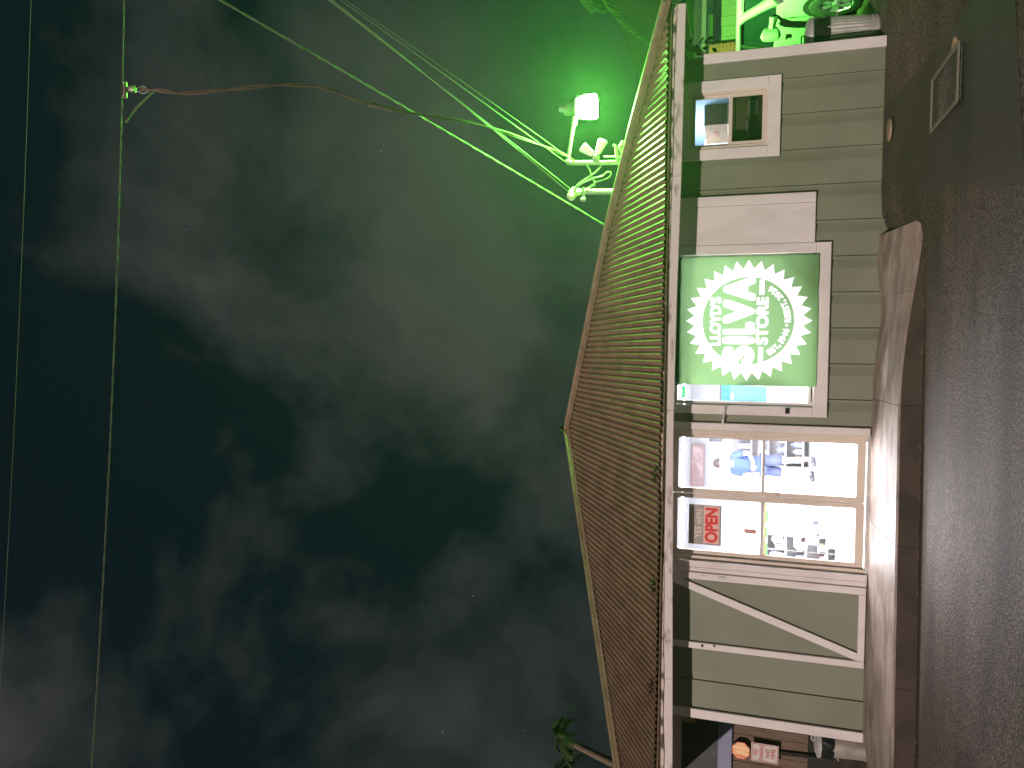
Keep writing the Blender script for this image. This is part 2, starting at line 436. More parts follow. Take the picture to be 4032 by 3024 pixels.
# concrete apron before the door, dying into the lot at its right end
APR_Y0 = lambda x: 7.42 + 0.06 * (x + 3.8) if x < 0 else 7.65 + 0.05 * x
def apron_top(x):
    t = min(1, max(0, (x + 0.5) / 1.75)); return 0.19 - 0.165 * t * t * (3 - 2 * t) * (0.55 + 0.45 * t)
def apron_back(x):
    return 8.698 if x >= -4.14 else 8.698 - (-4.14 - x) * 1.35 if x > -4.42 else 8.32 - (-4.42 - x) * 0.05
apron = thing("apron", "raised concrete step slab before the glass door", "concrete step")
apron["kind"] = "structure"; del apron["category"]
cuts = [-7.5, -5.9, -4.42, -3.05, -1.75, -0.45, 0.62, 1.28]
for a, b in zip(cuts[:-1], cuts[1:]):
    mb = MB(); n = 8
    a2, b2 = a + 0.002, b - 0.002
    for i in range(n + 1):
        x = a2 + (b2 - a2) * i / n; f = APR_Y0(x); k = apron_back(x)
        zf = apron_top(x); zb = 0.245 if x > -4.2 else 0.225
        zb = min(zb, zf + 0.055 + (0.14 if x > 0.4 else 0.0) * min(1, (x - 0.4) / 0.6))
        g = -0.05
        mb.v += [(x, f, g), (x, f, zf - 0.018), (x, f + 0.018, zf), (x, f * .5 + k * .5, (zf + zb) / 2), (x, k, zb), (x, k, g)]
    for i in range(n):
        for j in range(5):
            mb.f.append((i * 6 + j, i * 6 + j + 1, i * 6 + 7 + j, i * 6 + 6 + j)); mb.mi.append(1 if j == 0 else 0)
    mb.f += [tuple(range(6)), tuple(n * 6 + 5 - q for q in range(6))]; mb.mi += [0, 0]
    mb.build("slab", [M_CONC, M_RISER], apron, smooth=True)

# ================================================================== STORE BUILDING
store = thing("store_building", "green ribbed metal sided store with brown corrugated hip roof", "store building", (0, 8.7, 0.2))
class Sub:                                              # parent whose origin sits at the store's base
    pass
def S(mb, name, m, parent=None, smooth=False):
    """build in world coordinates, then hang under the store (or one of its parts)"""
    o = mb.build(name, m, None, smooth)
    p = parent or store
    o.parent = p
    o.matrix_parent_inverse = Matrix.Translation((0, -8.7, -0.2))
    return o
def SP(name):
    o = group_part(name, store); return o
WY = 8.70
WX0, WX1, WZ0, WZ1 = -4.12, 3.32, 0.10, 2.46
DOOR = (-2.36, -0.84, 0.10, 2.33)
SWIN = (-0.57, 1.12, 0.855, 2.33)
RWIN = (2.29, 2.93, 1.36, 2.16)
HOLES = [DOOR, SWIN, RWIN]
ribs = [2.985 - 0.3855 * i for i in range(10)] + [-3.75]
front_wall = SP("front_wall")
# profile of the metal siding: flat pan with a sloped flute beside each rib
pts = [(WX0, WY)]
for r_ in sorted(ribs):
    if r_ < -1: pts += [(r_, WY), (r_ + 0.004, WY + 0.016), (r_ + 0.10, WY)]
    else: pts += [(r_ - 0.115, WY), (r_ - 0.02, WY + 0.018), (r_ + 0.02, WY + 0.018), (r_ + 0.022, WY)]
pts.append((WX1, WY)); px = np.array([p[0] for p in pts]); py = np.array([p[1] for p in pts])
cutx = sorted(set([WX0, WX1] + [r_ + 0.024 if r_ > -1 else r_ for r_ in ribs] + [h for o_ in HOLES for h in o_[:2]]))
for xa, xb in zip(cutx[:-1], cutx[1:]):
    if xb - xa < 0.003: continue
    mid = (xa + xb) / 2; spans = [(WZ0, WZ1)]
    for (h0, h1, k0, k1) in HOLES:
        if h0 < mid < h1:
            spans = [s_ for (a, b) in spans for s_ in ((a, min(b, k0)), (max(a, k1), b)) if s_[1] - s_[0] > 0.01]
    xs = [xa] + [p for p in px if xa + 1e-4 < p < xb - 1e-4] + [xb]
    prof = [(x, float(np.interp(x, px, py))) for x in xs]
    poly = prof + [(xb, WY + 0.11), (xa, WY + 0.11)]
    for a, b in spans:
        S(MB().prism(poly, a, b, "z"), "siding_panel", M_SIDING, front_wall)
for r_ in ribs:
    if r_ < -1: continue
    spans = [(WZ0, WZ1)]
    for (h0, h1, k0, k1) in HOLES:
        if h0 - 0.02 < r_ < h1 + 0.02: spans = [s_ for (a, b) in spans for s_ in ((a, min(b, k0)), (max(a, k1), b)) if s_[1] - s_[0] > 0.05]
    for a, b in spans:
        S(MB().prism([(r_ - 0.019, WY + 0.0175), (r_ - 0.012, WY - 0.006), (r_ + 0.012, WY - 0.006), (r_ + 0.019, WY + 0.0175)], a, b, "z"), "siding_rib", M_SIDING, front_wall)
# corner boards
S(MB().cbox(3.235, 3.345, WY - 0.03, WY - 0.003, 0.20, 2.06), "corner_board", M_TRIM)
S(MB().cbox(-4.185, -4.075, WY - 0.03, WY - 0.003, 0.235, 2.36), "corner_board", M_TRIM)
S(MB().box(3.3225, 3.345, WY - 0.0025, WY + 0.12, 0.20, 2.06), "corner_board", M_TRIM)
S(MB().box(-4.185, -4.1225, WY - 0.0025, WY + 0.12, 0.2, 2.36), "corner_board", M_TRIM)
# side and back walls (shell)
S(MB().box(3.20, 3.318, WY + 0.113, 16.4, 0.0, 2.44), "side_wall", M_SIDING)
S(MB().box(-4.118, -4.0, WY + 0.113, 16.4, 0.0, 2.44), "side_wall", M_SIDING)
S(MB().box(-4.118, 3.318, 16.403, 16.55, 0.0, 2.44), "back_wall", M_SIDING)
# floor and ceiling and inner lining
S(MB().box(-3.997, 3.197, WY + 0.02, 16.40, 0.12, 0.262), "shop_floor", M_INFLOOR)
S(MB().box(-3.997, 3.197, WY + 0.113, 16.40, 2.57, 2.62), "shop_ceiling", M_INWALL)
S(MB().box(-3.997, 3.197, 16.30, 16.398, 0.265, 2.567), "inner_back_wall", M_INWALL)
S(MB().box(-3.997, -3.93, WY + 0.113, 16.297, 0.265, 2.567), "inner_side_wall", M_INWALL)
S(MB().box(1.92, 2.00, WY + 0.113, 16.297, 0.265, 2.567), "partition_wall", M_INWALL)

# --- roof
PT = math.tan(R(27.3)); EY, EZ = 8.285, 2.412
HIP_R = [(3.80, EY), (2.77, 9.20), (1.70, 10.06), (-1.22, 11.88)]
HIP_L = [(-1.22, 11.88), (-7.05, EY)]
hx = np.array([p[0] for p in (HIP_L[::-1] + HIP_R[::-1][1:])]); hy = np.array([p[1] for p in (HIP_L[::-1] + HIP_R[::-1][1:])])
roof_y = lambda x: float(np.interp(x, hx, hy))
roof_z = lambda y: EZ + (y - EY) * PT
roof = SP("roof")
CP, CA = 0.0762, 0.0125
nx_ = np.array([0, -math.sin(R(27.3)), math.cos(R(27.3))])
sheet_edges = list(np.arange(-7.05, 3.80, 0.0762 * 9)) + [3.80]
for si, (a, b) in enumerate(zip(sheet_edges[:-1], sheet_edges[1:])):
    mb = MB(); xs = np.arange(a, b + 0.02, CP / 8); xs = xs[xs <= 3.80]; rows = 10
    off = 0.0025 * (si % 2) + random.uniform(0, 0.002)
    eave = random.uniform(-0.012, 0.008)
    for x in xs:
        top = roof_y(x); h = CA * math.cos(2 * math.pi * x / CP) + off + 0.012
        for k in range(rows + 1):
            y = EY + eave + (top - EY - eave) * k / rows
            lap = 0.004 if y < EY + 0.55 * 3.6 else 0.0
            mb.v.append((x, y + nx_[1] * (h - lap), roof_z(y) + nx_[2] * (h - lap)))
    n_ = rows + 1
    for i in range(len(xs) - 1):
        for k in range(rows): mb.f.append((i * n_ + k, (i + 1) * n_ + k, (i + 1) * n_ + k + 1, i * n_ + k + 1)); mb.mi.append(0)
    if mb.f: S(mb, "roof_sheet", M_ROOF, roof, smooth=True)
# deck under the sheets so no light leaks, and the hip sides behind
def R3(x, y, dz=0): return (x, y, roof_z(y) + dz)
mb = MB(); base = HIP_L[::-1] + HIP_R[::-1][1:]
mb.add([R3(x, y, -0.03) for x, y in base], [tuple(range(len(base)))])
S(mb, "roof_deck", M_WOOD, roof)
PK = (-1.22, 11.88, roof_z(11.88)); RB = (-1.22, 16.6, PK[2])
def side_plane(hip, xe, name):
    mb = MB(); hp = [R3(x, y) for x, y in hip]
    ee = [(xe, p[1], EZ) for p in hp]
    for i in range(len(hp) - 1):
        mb.add([hp[i], hp[i + 1], ee[i + 1], ee[i]], [(0, 1, 2, 3)])
    mb.add([hp[-1], RB, (xe, 16.6, EZ), ee[-1]], [(0, 1, 2, 3)])
    bmm = S(mb, name, M_ROOF, roof)
side_plane(HIP_R, 3.80, "side_slope"); side_plane(HIP_L[::-1], -7.05, "side_slope")
S(MB().add([(3.8, 16.6, EZ), (-7.05, 16.6, EZ), RB], [(0, 1, 2)]), "rear_gable", M_SIDING, roof)
def hip_cap(pth, w_front, w_side, sx):
    """folded flashing riding a hip: one wing on the front slope, one on the side"""
    P = [Vector(R3(x, y)) for x, y in pth]
    for i in range(len(P) - 1):
        a, b = P[i], P[i + 1]; t = (b - a).normalized(); nf = Vector(nx_)
        inn = nf.cross(t); inn = inn if inn.x * sx < 0 else -inn
        ns = Vector((sx * 0.35, 0.1, 0.93)).normalized(); out = ns.cross(t); out = out if out.x * sx > 0 else -out
        if i: a = a + t * 0.0
        L = lambda p, lift: [p + inn * w_front + nf * (0.026 + lift), p + nf * (0.045 + lift), p + out * w_side + ns * (0.010 + lift), p + out * w_side + ns * lift * .5, p + nf * (0.030 + lift), p + inn * w_front + nf * (0.020 + lift)]
        A, B = L(a - t * 0.04, 0.004 * i), L(b + t * 0.03, 0.004 * i)
        S(MB().add(A + B, [(k, (k + 1) % 6, 6 + (k + 1) % 6, 6 + k) for k in range(6)] + [tuple(range(6)), tuple(range(11, 5, -1))]), "hip_cap", M_CAP, roof)
hip_cap(HIP_R, 0.125, 0.10, 1)
hip_cap([HIP_L[0], (-3.4, 10.52), (-7.05, EY)], 0.11, 0.13, -1)
for nm, pth in (("hip_roll", HIP_R), ("hip_roll", HIP_L)):
    S(MB().tube([Vector(R3(x, y)) + Vector(nx_) * 0.045 for x, y in pth], 0.036, 10), nm, M_CAP, roof, smooth=True)
mb = MB(); mb.tube([(PK[0], PK[1] - 0.10, PK[2] + 0.05), (PK[0], 16.6, PK[2] + 0.05)], 0.062, 14, cap=False)
mb.tube([(PK[0], PK[1] - 0.10, PK[2] + 0.05), (PK[0], 16.6, PK[2] + 0.05)], 0.050, 14, cap=False)
S(mb, "ridge_roll", M_CAP, roof, smooth=True)
# --- fascia in four lengths, a thin drip edge above it, soffit
FZ = lambda x: float(np.interp(x, [-7, -4.6, -2.55, -0.85, 0.55, 1.9, 3.8], [2.19, 2.225, 2.262, 2.287, 2.277, 2.252, 2.238]))
fascia = SP("fascia")
for a, b in ((-7.02, -3.62), (-3.615, -0.62), (-0.615, 1.935), (1.94, 3.77)):
    mb = MB(); n = 8; dy = random.uniform(-0.003, 0.003)
    for i in range(n + 1):
        x = a + (b - a) * i / n; z0, z1 = FZ(x), FZ(x) + 0.138
        mb.v += [(x, 8.336 + dy, z0), (x, 8.332 + dy, z0 + 0.004), (x, 8.332 + dy, z1), (x, 8.362, z1), (x, 8.362, z0)]
    for i in range(n):
        for j in range(5): mb.f.append((i * 5 + j, i * 5 + (j + 1) % 5, i * 5 + 5 + (j + 1) % 5, i * 5 + 5 + j)); mb.mi.append(0)
    mb.f += [tuple(range(5)), tuple(n * 5 + q for q in range(4, -1, -1))]; mb.mi += [0, 0]
    S(mb, "fascia_board", M_FASCIA, fascia)
    mb = MB()
    for i in range(n + 1):
        x = a + (b - a) * i / n; z1 = FZ(x) + 0.100
        wv = 0.004 * math.sin(x * 23) + 0.003 * math.sin(x * 51)
        mb.v += [(x, 8.316, z1 + wv), (x, 8.316, z1 + 0.030), (x, 8.3285, z1 + 0.030), (x, 8.3285, z1 + wv)]
    for i in range(n):
        for j in range(4): mb.f.append((i * 4 + j, i * 4 + (j + 1) % 4, i * 4 + 4 + (j + 1) % 4, i * 4 + 4 + j)); mb.mi.append(0)
    mb.f += [(0, 1, 2, 3), (n * 4 + 3, n * 4 + 2, n * 4 + 1, n * 4)]; mb.mi += [0, 0]
    S(mb, "drip_edge", mat("rusty_drip_edge", (0.58, 0.47, 0.42), 0.6, var=1.0, vscale=7, col2=(0.07, 0.045, 0.035), mask=(0.46, 0.58), stretch=(1, 1, 2)), fascia)
S(MB().box(3.742, 3.772, 8.365, 16.5, 2.235, 2.39), "fascia_return", M_FASCIA, fascia)
S(MB().box(-7.0, 3.74, 8.364, 8.695, 2.400, 2.415), "soffit", M_SOFFIT)
S(MB().box(3.348, 3.74, 8.70, 16.5, 2.400, 2.415), "soffit", M_SOFFIT)
S(MB().box(-7.0, -4.19, 8.70, 16.5, 2.400, 2.415), "soffit", M_SOFFIT)
# eave bracket at the right corner
S(MB().add([(3.34, 8.66, 2.02), (3.34, 8.70, 2.02), (3.345, 8.66, 2.12), (3.345, 8.70, 2.12), (3.62, 8.66, 2.40), (3.62, 8.70, 2.40), (3.55, 8.66, 2.40), (3.55, 8.70, 2.40)],
   [(0, 4, 6, 2), (1, 3, 7, 5), (0, 1, 5, 4), (2, 6, 7, 3), (4, 5, 7, 6), (0, 2, 3, 1)]), "eave_bracket", M_NEIGHTRIM)

# --- right-hand sash window
win = SP("sash_window")
S(MB().cbox(2.175, 3.045, WY - 0.034, WY - 0.002, 1.235, 1.365), "bottom_casing", M_TRIM, win)
S(MB().cbox(2.175, 2.295, WY - 0.032, WY - 0.002, 1.3655, 2.3), "side_casing", M_TRIM, win)
S(MB().cbox(2.925, 3.045, WY - 0.032, WY - 0.002, 1.3655, 2.3), "side_casing", M_TRIM, win)
S(MB().cbox(2.2955, 2.9245, WY - 0.030, WY - 0.002, 2.20, 2.3), "head_casing", M_TRIM, win)
S(MB().frame(2.2955, 2.9245, 1.3655, 2.1985, 2.325, 2.895, 1.395, 2.165, WY - 0.012, WY + 0.09, 0.002, 1), "window_frame", M_BEIGE, win)
S(MB().frame(2.326, 2.894, 1.745, 2.164, 2.355, 2.865, 1.78, 2.14, WY + 0.025, WY + 0.055, 0.004, 1), "upper_sash", M_BEIGE, win)
S(MB().frame(2.326, 2.894, 1.396, 1.775, 2.365, 2.855, 1.425, 1.742, WY + 0.003, WY + 0.0245, 0.004, 1), "lower_sash", M_BEIGE, win)
S(MB().box(2.356, 2.864, WY + 0.038, WY + 0.042, 1.781, 2.139), "pane", M_GLASS, win)
S(MB().box(2.366, 2.854, WY + 0.012, WY + 0.016, 1.426, 1.741), "pane", glass("lower_sash_glass", (0.55, 0.56, 0.54), 0.02, 0.8), win)

# --- service window with its opened shutter
sw = SP("service_window")
S(MB().cbox(-0.665, 1.225, WY - 0.045, WY - 0.002, 0.690, 0.838), "sill_board", M_TRIM, sw)
S(MB().cbox(-0.665, -0.562, WY - 0.036, WY - 0.002, 0.8385, 2.36), "side_casing", M_TRIM, sw)
S(MB().cbox(1.115, 1.225, WY - 0.036, WY - 0.002, 0.8385, 2.36), "side_casing", M_TRIM, sw)
S(MB().frame(-0.5615, 1.1145, 0.8385, 2.36, -0.52, 1.075, 0.885, 2.28, WY + 0.0, WY + 0.08, 0.004, 1), "window_frame", M_TRIM, sw)
S(MB().box(-0.519, 1.074, WY + 0.034, WY + 0.040, 0.886, 2.279), "pane", M_GLASS, sw)
S(MB().cbox(-0.60, -0.578, WY - 0.052, WY - 0.0365, 1.735, 1.765).tube([(-0.585, WY - 0.055, 1.75), (-0.72, WY - 0.052, 1.765)], [0.016, 0.010], 8).tube([(-0.72, WY - 0.052, 1.765), (-0.79, WY - 0.04, 1.775)], [0.016, 0.012], 8), "latch", M_STEEL, sw)
S(MB().cbox(-0.635, -0.575, WY - 0.06, WY - 0.0365, 1.075, 1.115), "latch_keeper", M_BLACK, sw)
sh = SP("shutter")
S(MB().cbox(1.228, 1.655, WY - 0.034, WY - 0.014, 0.855, 2.33), "shutter_panel", M_TRIM, sh)
S(MB().cbox(1.657, 1.765, WY - 0.040, WY - 0.012, 0.855, 2.33), "shutter_stile", M_TRIM, sh)
S(MB().box(1.24, 1.75, WY - 0.0118, WY - 0.007, 0.90, 2.30), "shutter_hanger", M_NEIGHTRIM, sh)

# --- double glass door
dj = SP("door_frame")
S(MB().cbox(-0.845, -0.765, WY - 0.035, WY - 0.002, 0.255, 2.36), "casing", M_TRIM, dj)
S(MB().cbox(-0.90, -0.8455, WY - 0.02, WY + 0.09, 0.255, 2.36), "jamb", M_BEIGE, dj)
S(MB().cbox(-0.915, -0.9005, WY - 0.008, WY + 0.08, 0.255, 2.36), "stop", M_BEIGE, dj)
S(MB().cbox(-2.345, -2.295, WY - 0.02, WY + 0.09, 0.255, 2.36), "jamb", M_BEIGE, dj)
S(MB().cbox(-2.415, -2.3455, WY - 0.06, WY - 0.002, 0.25, 2.36), "casing", M_TRIM, dj)
S(MB().box(-2.345, -0.846, WY - 0.03, WY + 0.10, 0.235, 0.272), "threshold", M_STEEL, dj)
for xl, xr, hl, hr in ((-1.578, -0.917, -1.525, -0.945), (-2.293, -1.592, -2.238, -1.640)):
    d = SP("door_leaf")
    S(MB().frame(xl, xr, 0.285, 2.36, hl, hr, 0.372, 1.322, WY + 0.012, WY + 0.052, 0.022, 5), "lower_frame", M_BEIGE, d) if False else None
    fr = MB().frame(xl, xr, 0.285, 1.3275, hl, hr, 0.372, 1.312, WY + 0.012, WY + 0.052, 0.022, 5)
    fr.frame(xl, xr, 1.3278, 2.36, hl, hr, 1.345, 2.252, WY + 0.012, WY + 0.052, 0.022, 5)
    S(fr, "door_stiles", M_BEIGE, d)
    S(MB().cbox(hl, hr, WY + 0.004, WY + 0.0115, 1.317, 1.340, 0.003), "push_bar", M_STEEL, d)
    S(MB().box(hl + .001, hr - .001, WY + 0.030, WY + 0.035, 0.373, 1.311), "pane", M_GLASS, d)
    S(MB().box(hl + .001, hr - .001, WY + 0.030, WY + 0.035, 1.346, 2.251), "pane", M_GLASS, d)
    if xl > -1.6:
        S(MB().tube([(-1.5855, WY + 0.018, 0.30), (-1.5855, WY + 0.018, 2.30)], 0.006, 6), "astragal", M_STEEL, d)
        S(MB().cbox(-1.572, -1.535, WY - 0.004, WY + 0.0115, 1.16, 1.21), "lock", M_STEEL, d)

# --- sliding shed-style door leaf parked left of the glass door
bd = SP("sliding_door")
S(MB().box(-3.335, -2.50, WY - 0.045, WY - 0.022, 0.262, 2.42), "door_panel", M_SIDING, bd)
S(MB().cbox(-2.555, -2.475, WY - 0.070, WY - 0.0455, 0.255, 2.42), "stile", M_TRIM, bd)
S(MB().cbox(-3.355, -3.280, WY - 0.070, WY - 0.0455, 0.255, 2.42), "stile", M_TRIM, bd)
S(MB().cbox(-3.2795, -2.5555, WY - 0.070, WY - 0.0455, 0.255, 0.325), "bottom_rail", M_TRIM, bd)
S(MB().prism([(-3.279, 0.3255), (-3.195, 0.3255), (-2.5558, 2.20), (-2.5558, 2.42), (-2.565, 2.42)], WY - 0.068, WY - 0.0455, "y"), "brace", M_TRIM, bd)
S(MB().cbox(-2.475, -2.4175, WY - 0.052, WY - 0.012, 0.25, 2.42), "edge_guide", M_TRIM, bd)
S(MB().box(-2.52, -2.50, WY - 0.078, WY - 0.0705, 1.93, 1.97), "latch_hook", M_STEEL, bd)
S(MB().box(-2.53, -2.50, WY - 0.08, WY - 0.0705, 1.70, 1.78), "latch_plate", M_STEEL, bd)
S(MB().cbox(-3.31, -3.29, WY - 0.078, WY - 0.0705, 1.80, 1.82, 0.002), "bolt_head", M_BLACK, bd)
S(MB().cbox(-3.325, -3.30, WY - 0.078, WY - 0.0705, 1.93, 1.955, 0.002), "bolt_head", M_BLACK, bd)

# ================================================================== BANNER
GREEN, WHITE = cloth("banner_green_cloth", (0.120, 0.240, 0.092), 0.24, (0.21, 0.36, 0.16)), cloth("banner_white_cloth", (0.78, 0.78, 0.77), 0.35)
bcx, bcz = 0.38, 1.53
saw = []
for i in range(64):
    a = 2 * math.pi * i / 64 + math.pi / 2
    saw.append((bcx + (0.665 if i % 2 == 0 else 0.572) * math.cos(a), bcz + (0.665 if i % 2 == 0 else 0.572) * math.sin(a)))
circ = [(bcx + 0.482 * math.cos(2 * math.pi * i / 96), bcz + 0.482 * math.sin(2 * math.pi * i / 96)) for i in range(96)]
words = []
words += fit_loops(text_loops("LLOYD'S", 0.054), 0.105, 0.645, 1.812, 1.937)
words_big = []
for ch, xa, xb in (("S", -0.105, 0.105), ("I", 0.122, 0.205), ("L", 0.224, 0.368), ("V", 0.350, 0.615), ("A", 0.600, 0.862)):
    words_big += fit_loops(text_loops(ch, 0.082, 10), xa, xb, 1.452, 1.795)
words += fit_loops(text_loops("STORE", 0.055), 0.115, 0.640, 1.312, 1.442)
for a, b in ((-0.078, 0.092), (0.663, 0.828)):
    words.append(np.array([(a, 1.362), (b, 1.362), (b, 1.412), (a, 1.412)]))
arc = "EST. 1946 \u2022 REEST. 2026"
wd = {" ": 0.45, ".": 0.42, "\u2022": 0.55, "1": 0.7, "I": 0.4}
tot = sum(wd.get(c, 1.0) for c in arc); a0, a1 = R(211), R(329); acc = 0
for c in arc:
    w_ = wd.get(c, 1.0); am = a0 + (a1 - a0) * (acc + w_ / 2) / tot; acc += w_
    if c == " ": continue
    hw = 0.43 * w_ / tot * (a1 - a0) * 0.47
    if c in ".\u2022":
        rr = 0.015; r0 = 0.446 if c == "." else 0.415
        px_, pz_ = bcx + (r0 - 0.006) * math.cos(am), bcz + (r0 - 0.006) * math.sin(am)
        words.append(np.array([(px_ + rr * math.cos(t), pz_ + rr * math.sin(t)) for t in np.linspace(0, 2 * math.pi, 11)[:-1]])); continue
    lp = fit_loops(text_loops(c, 0.062, 4), -hw, hw, 0, 0.068)
    rot = am + math.pi / 2
    for q in lp:
        bx, bz = bcx + 0.450 * math.cos(am), bcz + 0.450 * math.sin(am)
        words.append(np.stack([bx + q[:, 0] * math.cos(rot) - q[:, 1] * math.sin(rot), bz + q[:, 0] * math.sin(rot) + q[:, 1] * math.cos(rot)], 1))
def wrinkle(x, z):
    s = 0.004 * math.sin(x * 9 + z * 3) + 0.003 * math.sin(z * 21 + x * 4) + 0.003 * math.sin(x * 17 - z * 13)
    return s + 0.012 * math.exp(-((x - z * 0.9 + 0.05) / 0.05) ** 2) * (1 if z < 1.15 else math.exp(-(z - 1.15) * 5))
ban = thing("banner", "green banner with white saw-toothed round seal reading SILVA STORE", "banner", (0, WY - 0.075, 0))
flip = lambda loops: [np.array(l) for l in loops]
bsheet = printed_sheet("banner_cloth", -0.335, 1.09, 0.815, 2.30,
    [([np.array(saw)], 1), ([np.array(circ)], 2), (words, 3), (words_big, 3)], [GREEN, WHITE, GREEN, WHITE], ban, 40, wrinkle)
hm = MB()
hm.box(-0.345, 1.10, -0.020, -0.006, 2.262, 2.312)
hem = hm.build("top_hem", cloth("banner_hem", (0.022, 0.075, 0.04), 0.1), ban)
for x in (-0.32, 1.075):
    MB().tube([(x, -0.023, 2.285), (x, -0.030, 2.285)], 0.012, 10).build("grommet", M_STEEL, ban)

# ================================================================== SIGNS ON THE DOOR GLASS
M_PRINTW = mat("sign_cream", (0.60, 0.53, 0.47), 0.5); M_PRINTG = mat("sign_grey", (0.33, 0.29, 0.265), 0.5, var=0.5, vscale=6, col2=(0.24, 0.20, 0.185))
M_PRINTR = mat("sign_red", (0.62, 0.035, 0.035), 0.45); M_PRINTP = mat("sign_pink", (0.70, 0.42, 0.38), 0.5)
osn = thing("open_sign", "grey YES WE'RE OPEN sign with red letters hung in left door pane", "sign", (0, WY + 0.026, 0))
lay = [([np.array([(-2.155, 1.785), (-1.725, 1.785), (-1.725, 1.96), (-2.155, 1.96)])], 2),
       (fit_loops(text_loops("OPEN", 0.05), -2.145, -1.745, 1.80, 1.945), 3),
       (fit_loops(text_loops("YES", 0.03), -2.10, -1.965, 1.985, 2.06), 1),
       (fit_loops(text_loops("WE'RE", 0.02), -1.945, -1.76, 1.972, 2.04), 1)]
printed_sheet("sign_face", -2.172, -1.715, 1.765, 2.125, lay, [M_PRINTG, M_PRINTW, M_PRINTP, M_PRINTR], osn, 6)
MB().box(-2.172, -1.715, 0.001, 0.0028, 1.765, 2.125).build("sign_back", M_PRINTG, osn)
lab = thing("door_label", "small red label stuck below the open sign", "label", (0, WY + 0.026, 0))
printed_sheet("label_face", -2.005, -1.955, 1.385, 1.515, [(fit_loops([l[:, ::-1] * [1, -1] for l in text_loops("PULL", 0.02)], -1.992, -1.968, 1.40, 1.50), 1)],
              [mat("label_red", (0.42, 0.11, 0.07), 0.5), M_PRINTW], lab, 3)
# taped notice with strips along its head in the lower left pane
notice = thing("notice_strip", "green and orange strip taped across the left door pane's middle", "strip", (0, WY + 0.026, 0))
printed_sheet("strip_sheet", -2.235, -1.65, 1.262, 1.309, [([np.array([(-2.232, 1.292), (-1.652, 1.292), (-1.652, 1.306), (-2.232, 1.306)])], 1),
    ([np.array([(a, 1.264), (a + 0.07, 1.264), (a + 0.07, 1.290), (a, 1.290)]) for a in (-2.10, -1.93, -1.74)], 2)],
    [cloth("strip_green", (0.22, 0.42, 0.20), 0.45), cloth("strip_orange", (0.72, 0.45, 0.22), 0.5), cloth("strip_pale", (0.55, 0.66, 0.58), 0.5)], notice, 5)

# ================================================================== SHOP INTERIOR
LAMPD = emis("door_light_diffuser", (1.0, 0.95, 0.96), 250.0)
LAMPW = emis("ceiling_light_diffuser", (0.94, 0.94, 1.0), 160.0)
for i, (x, y, wh) in enumerate(((-2.9, 11.0, "nearest the sliding door"), (-1.2, 9.5, "just inside the glass door"), (0.7, 9.9, "behind the banner"), (-2.9, 12.8, "over the left racks"), (-1.0, 12.8, "over the walking person"), (0.7, 12.8, "at the shop's right rear"))):
    t = thing("ceiling_light", "white shop ceiling light panel " + wh, "ceiling light", (x, y, 2.51), "shop ceiling lights")
    MB().frame(-0.62, 0.62, -0.32, 0.32, -0.59, 0.59, -0.29, 0.29, -0.03, 0.055, 0.005, 1).build("housing", M_INWALL, t, rot=(R(90), 0, 0))
    MB().box(-0.588, 0.588, -0.288, 0.288, -0.012, -0.004).build("diffuser", LAMPD if "just inside" in wh else LAMPW, t)
t = thing("ceiling_light", "small ceiling light panel of the room behind the sash window", "ceiling light", (2.6, 10.6, 2.51), "shop ceiling lights")
MB().box(-0.25, 0.25, -0.5, 0.5, 0.002, 0.055).build("housing", M_INWALL, t)
MB().box(-0.24, 0.24, -0.49, 0.49, -0.012, -0.004).build("diffuser", emis("side_room_diffuser", (0.85, 0.92, 1.0), 30.0), t)
S(MB().box(3.150, 3.197, WY + 0.115, 12.29, 0.265, 2.567), "inner_side_wall", mat("pale_blue_wall", (0.38, 0.56, 0.74), 0.6))
S(MB().box(2.003, 3.148, 12.3, 12.36, 0.265, 2.567), "partition_wall", M_INWALL)
cab = thing("wall_cabinet", "brown cabinet with cream lower edge hung inside the sash window", "cabinet", (3.02, 10.25, 1.76))
MB().box(-0.12, 0.127, -0.42, 0.45, 0.062, 0.34).build("carcass", M_WOOD, cab); MB().box(-0.125, 0.127, -0.43, 0.46, 0.0, 0.06).build("lower_edge", M_PRINTW, cab)
MB().box(-0.126, -0.1205, -0.10, 0.10, 0.18, 0.23).build("label_plate", mat("dull_red_plate", (0.22, 0.09, 0.07), 0.6), cab)
fr = thing("refrigerator", "pale blue white refrigerator inside the sash window", "refrigerator", (2.93, 11.55, 0.262))
MB().cbox(-0.27, 0.21, -0.3, 0.3, 0.0, 1.2, 0.02).build("lower_door", mat("fridge_white", (0.72, 0.76, 0.84), 0.3), fr)
MB().cbox(-0.27, 0.21, -0.3, 0.3, 1.205, 1.90, 0.02).build("upper_door", MATS["fridge_white"], fr)
MB().box(0.06, 0.085, -0.34, -0.3, 1.3, 1.6).build("handle", M_STEEL, fr)
ct = thing("counter", "dark brown counter added to darken the lower sash", "counter", (2.6, 9.2, 0.262))  # made-up counter, stands in for the dark reflecting lower pane
MB().box(-0.57, 0.54, 0.0, 0.05, 0.0, 1.46).build("front_board", mat("dark_olive_panel", (0.20, 0.15, 0.09), 0.6, var=0.6, vscale=4, col2=(0.10, 0.085, 0.05)), ct)
MB().box(-0.57, 0.54, -0.03, 0.40, 1.462, 1.50).build("counter_top", M_WOOD, ct)
MB().box(-0.10, 0.12, -0.04, -0.012, 1.30, 1.325).build("towel_bar", M_STEEL, ct)
nt = thing("paper_notice", "small framed paper notice low in the sash window", "notice", (2.88, 9.19, 1.47))
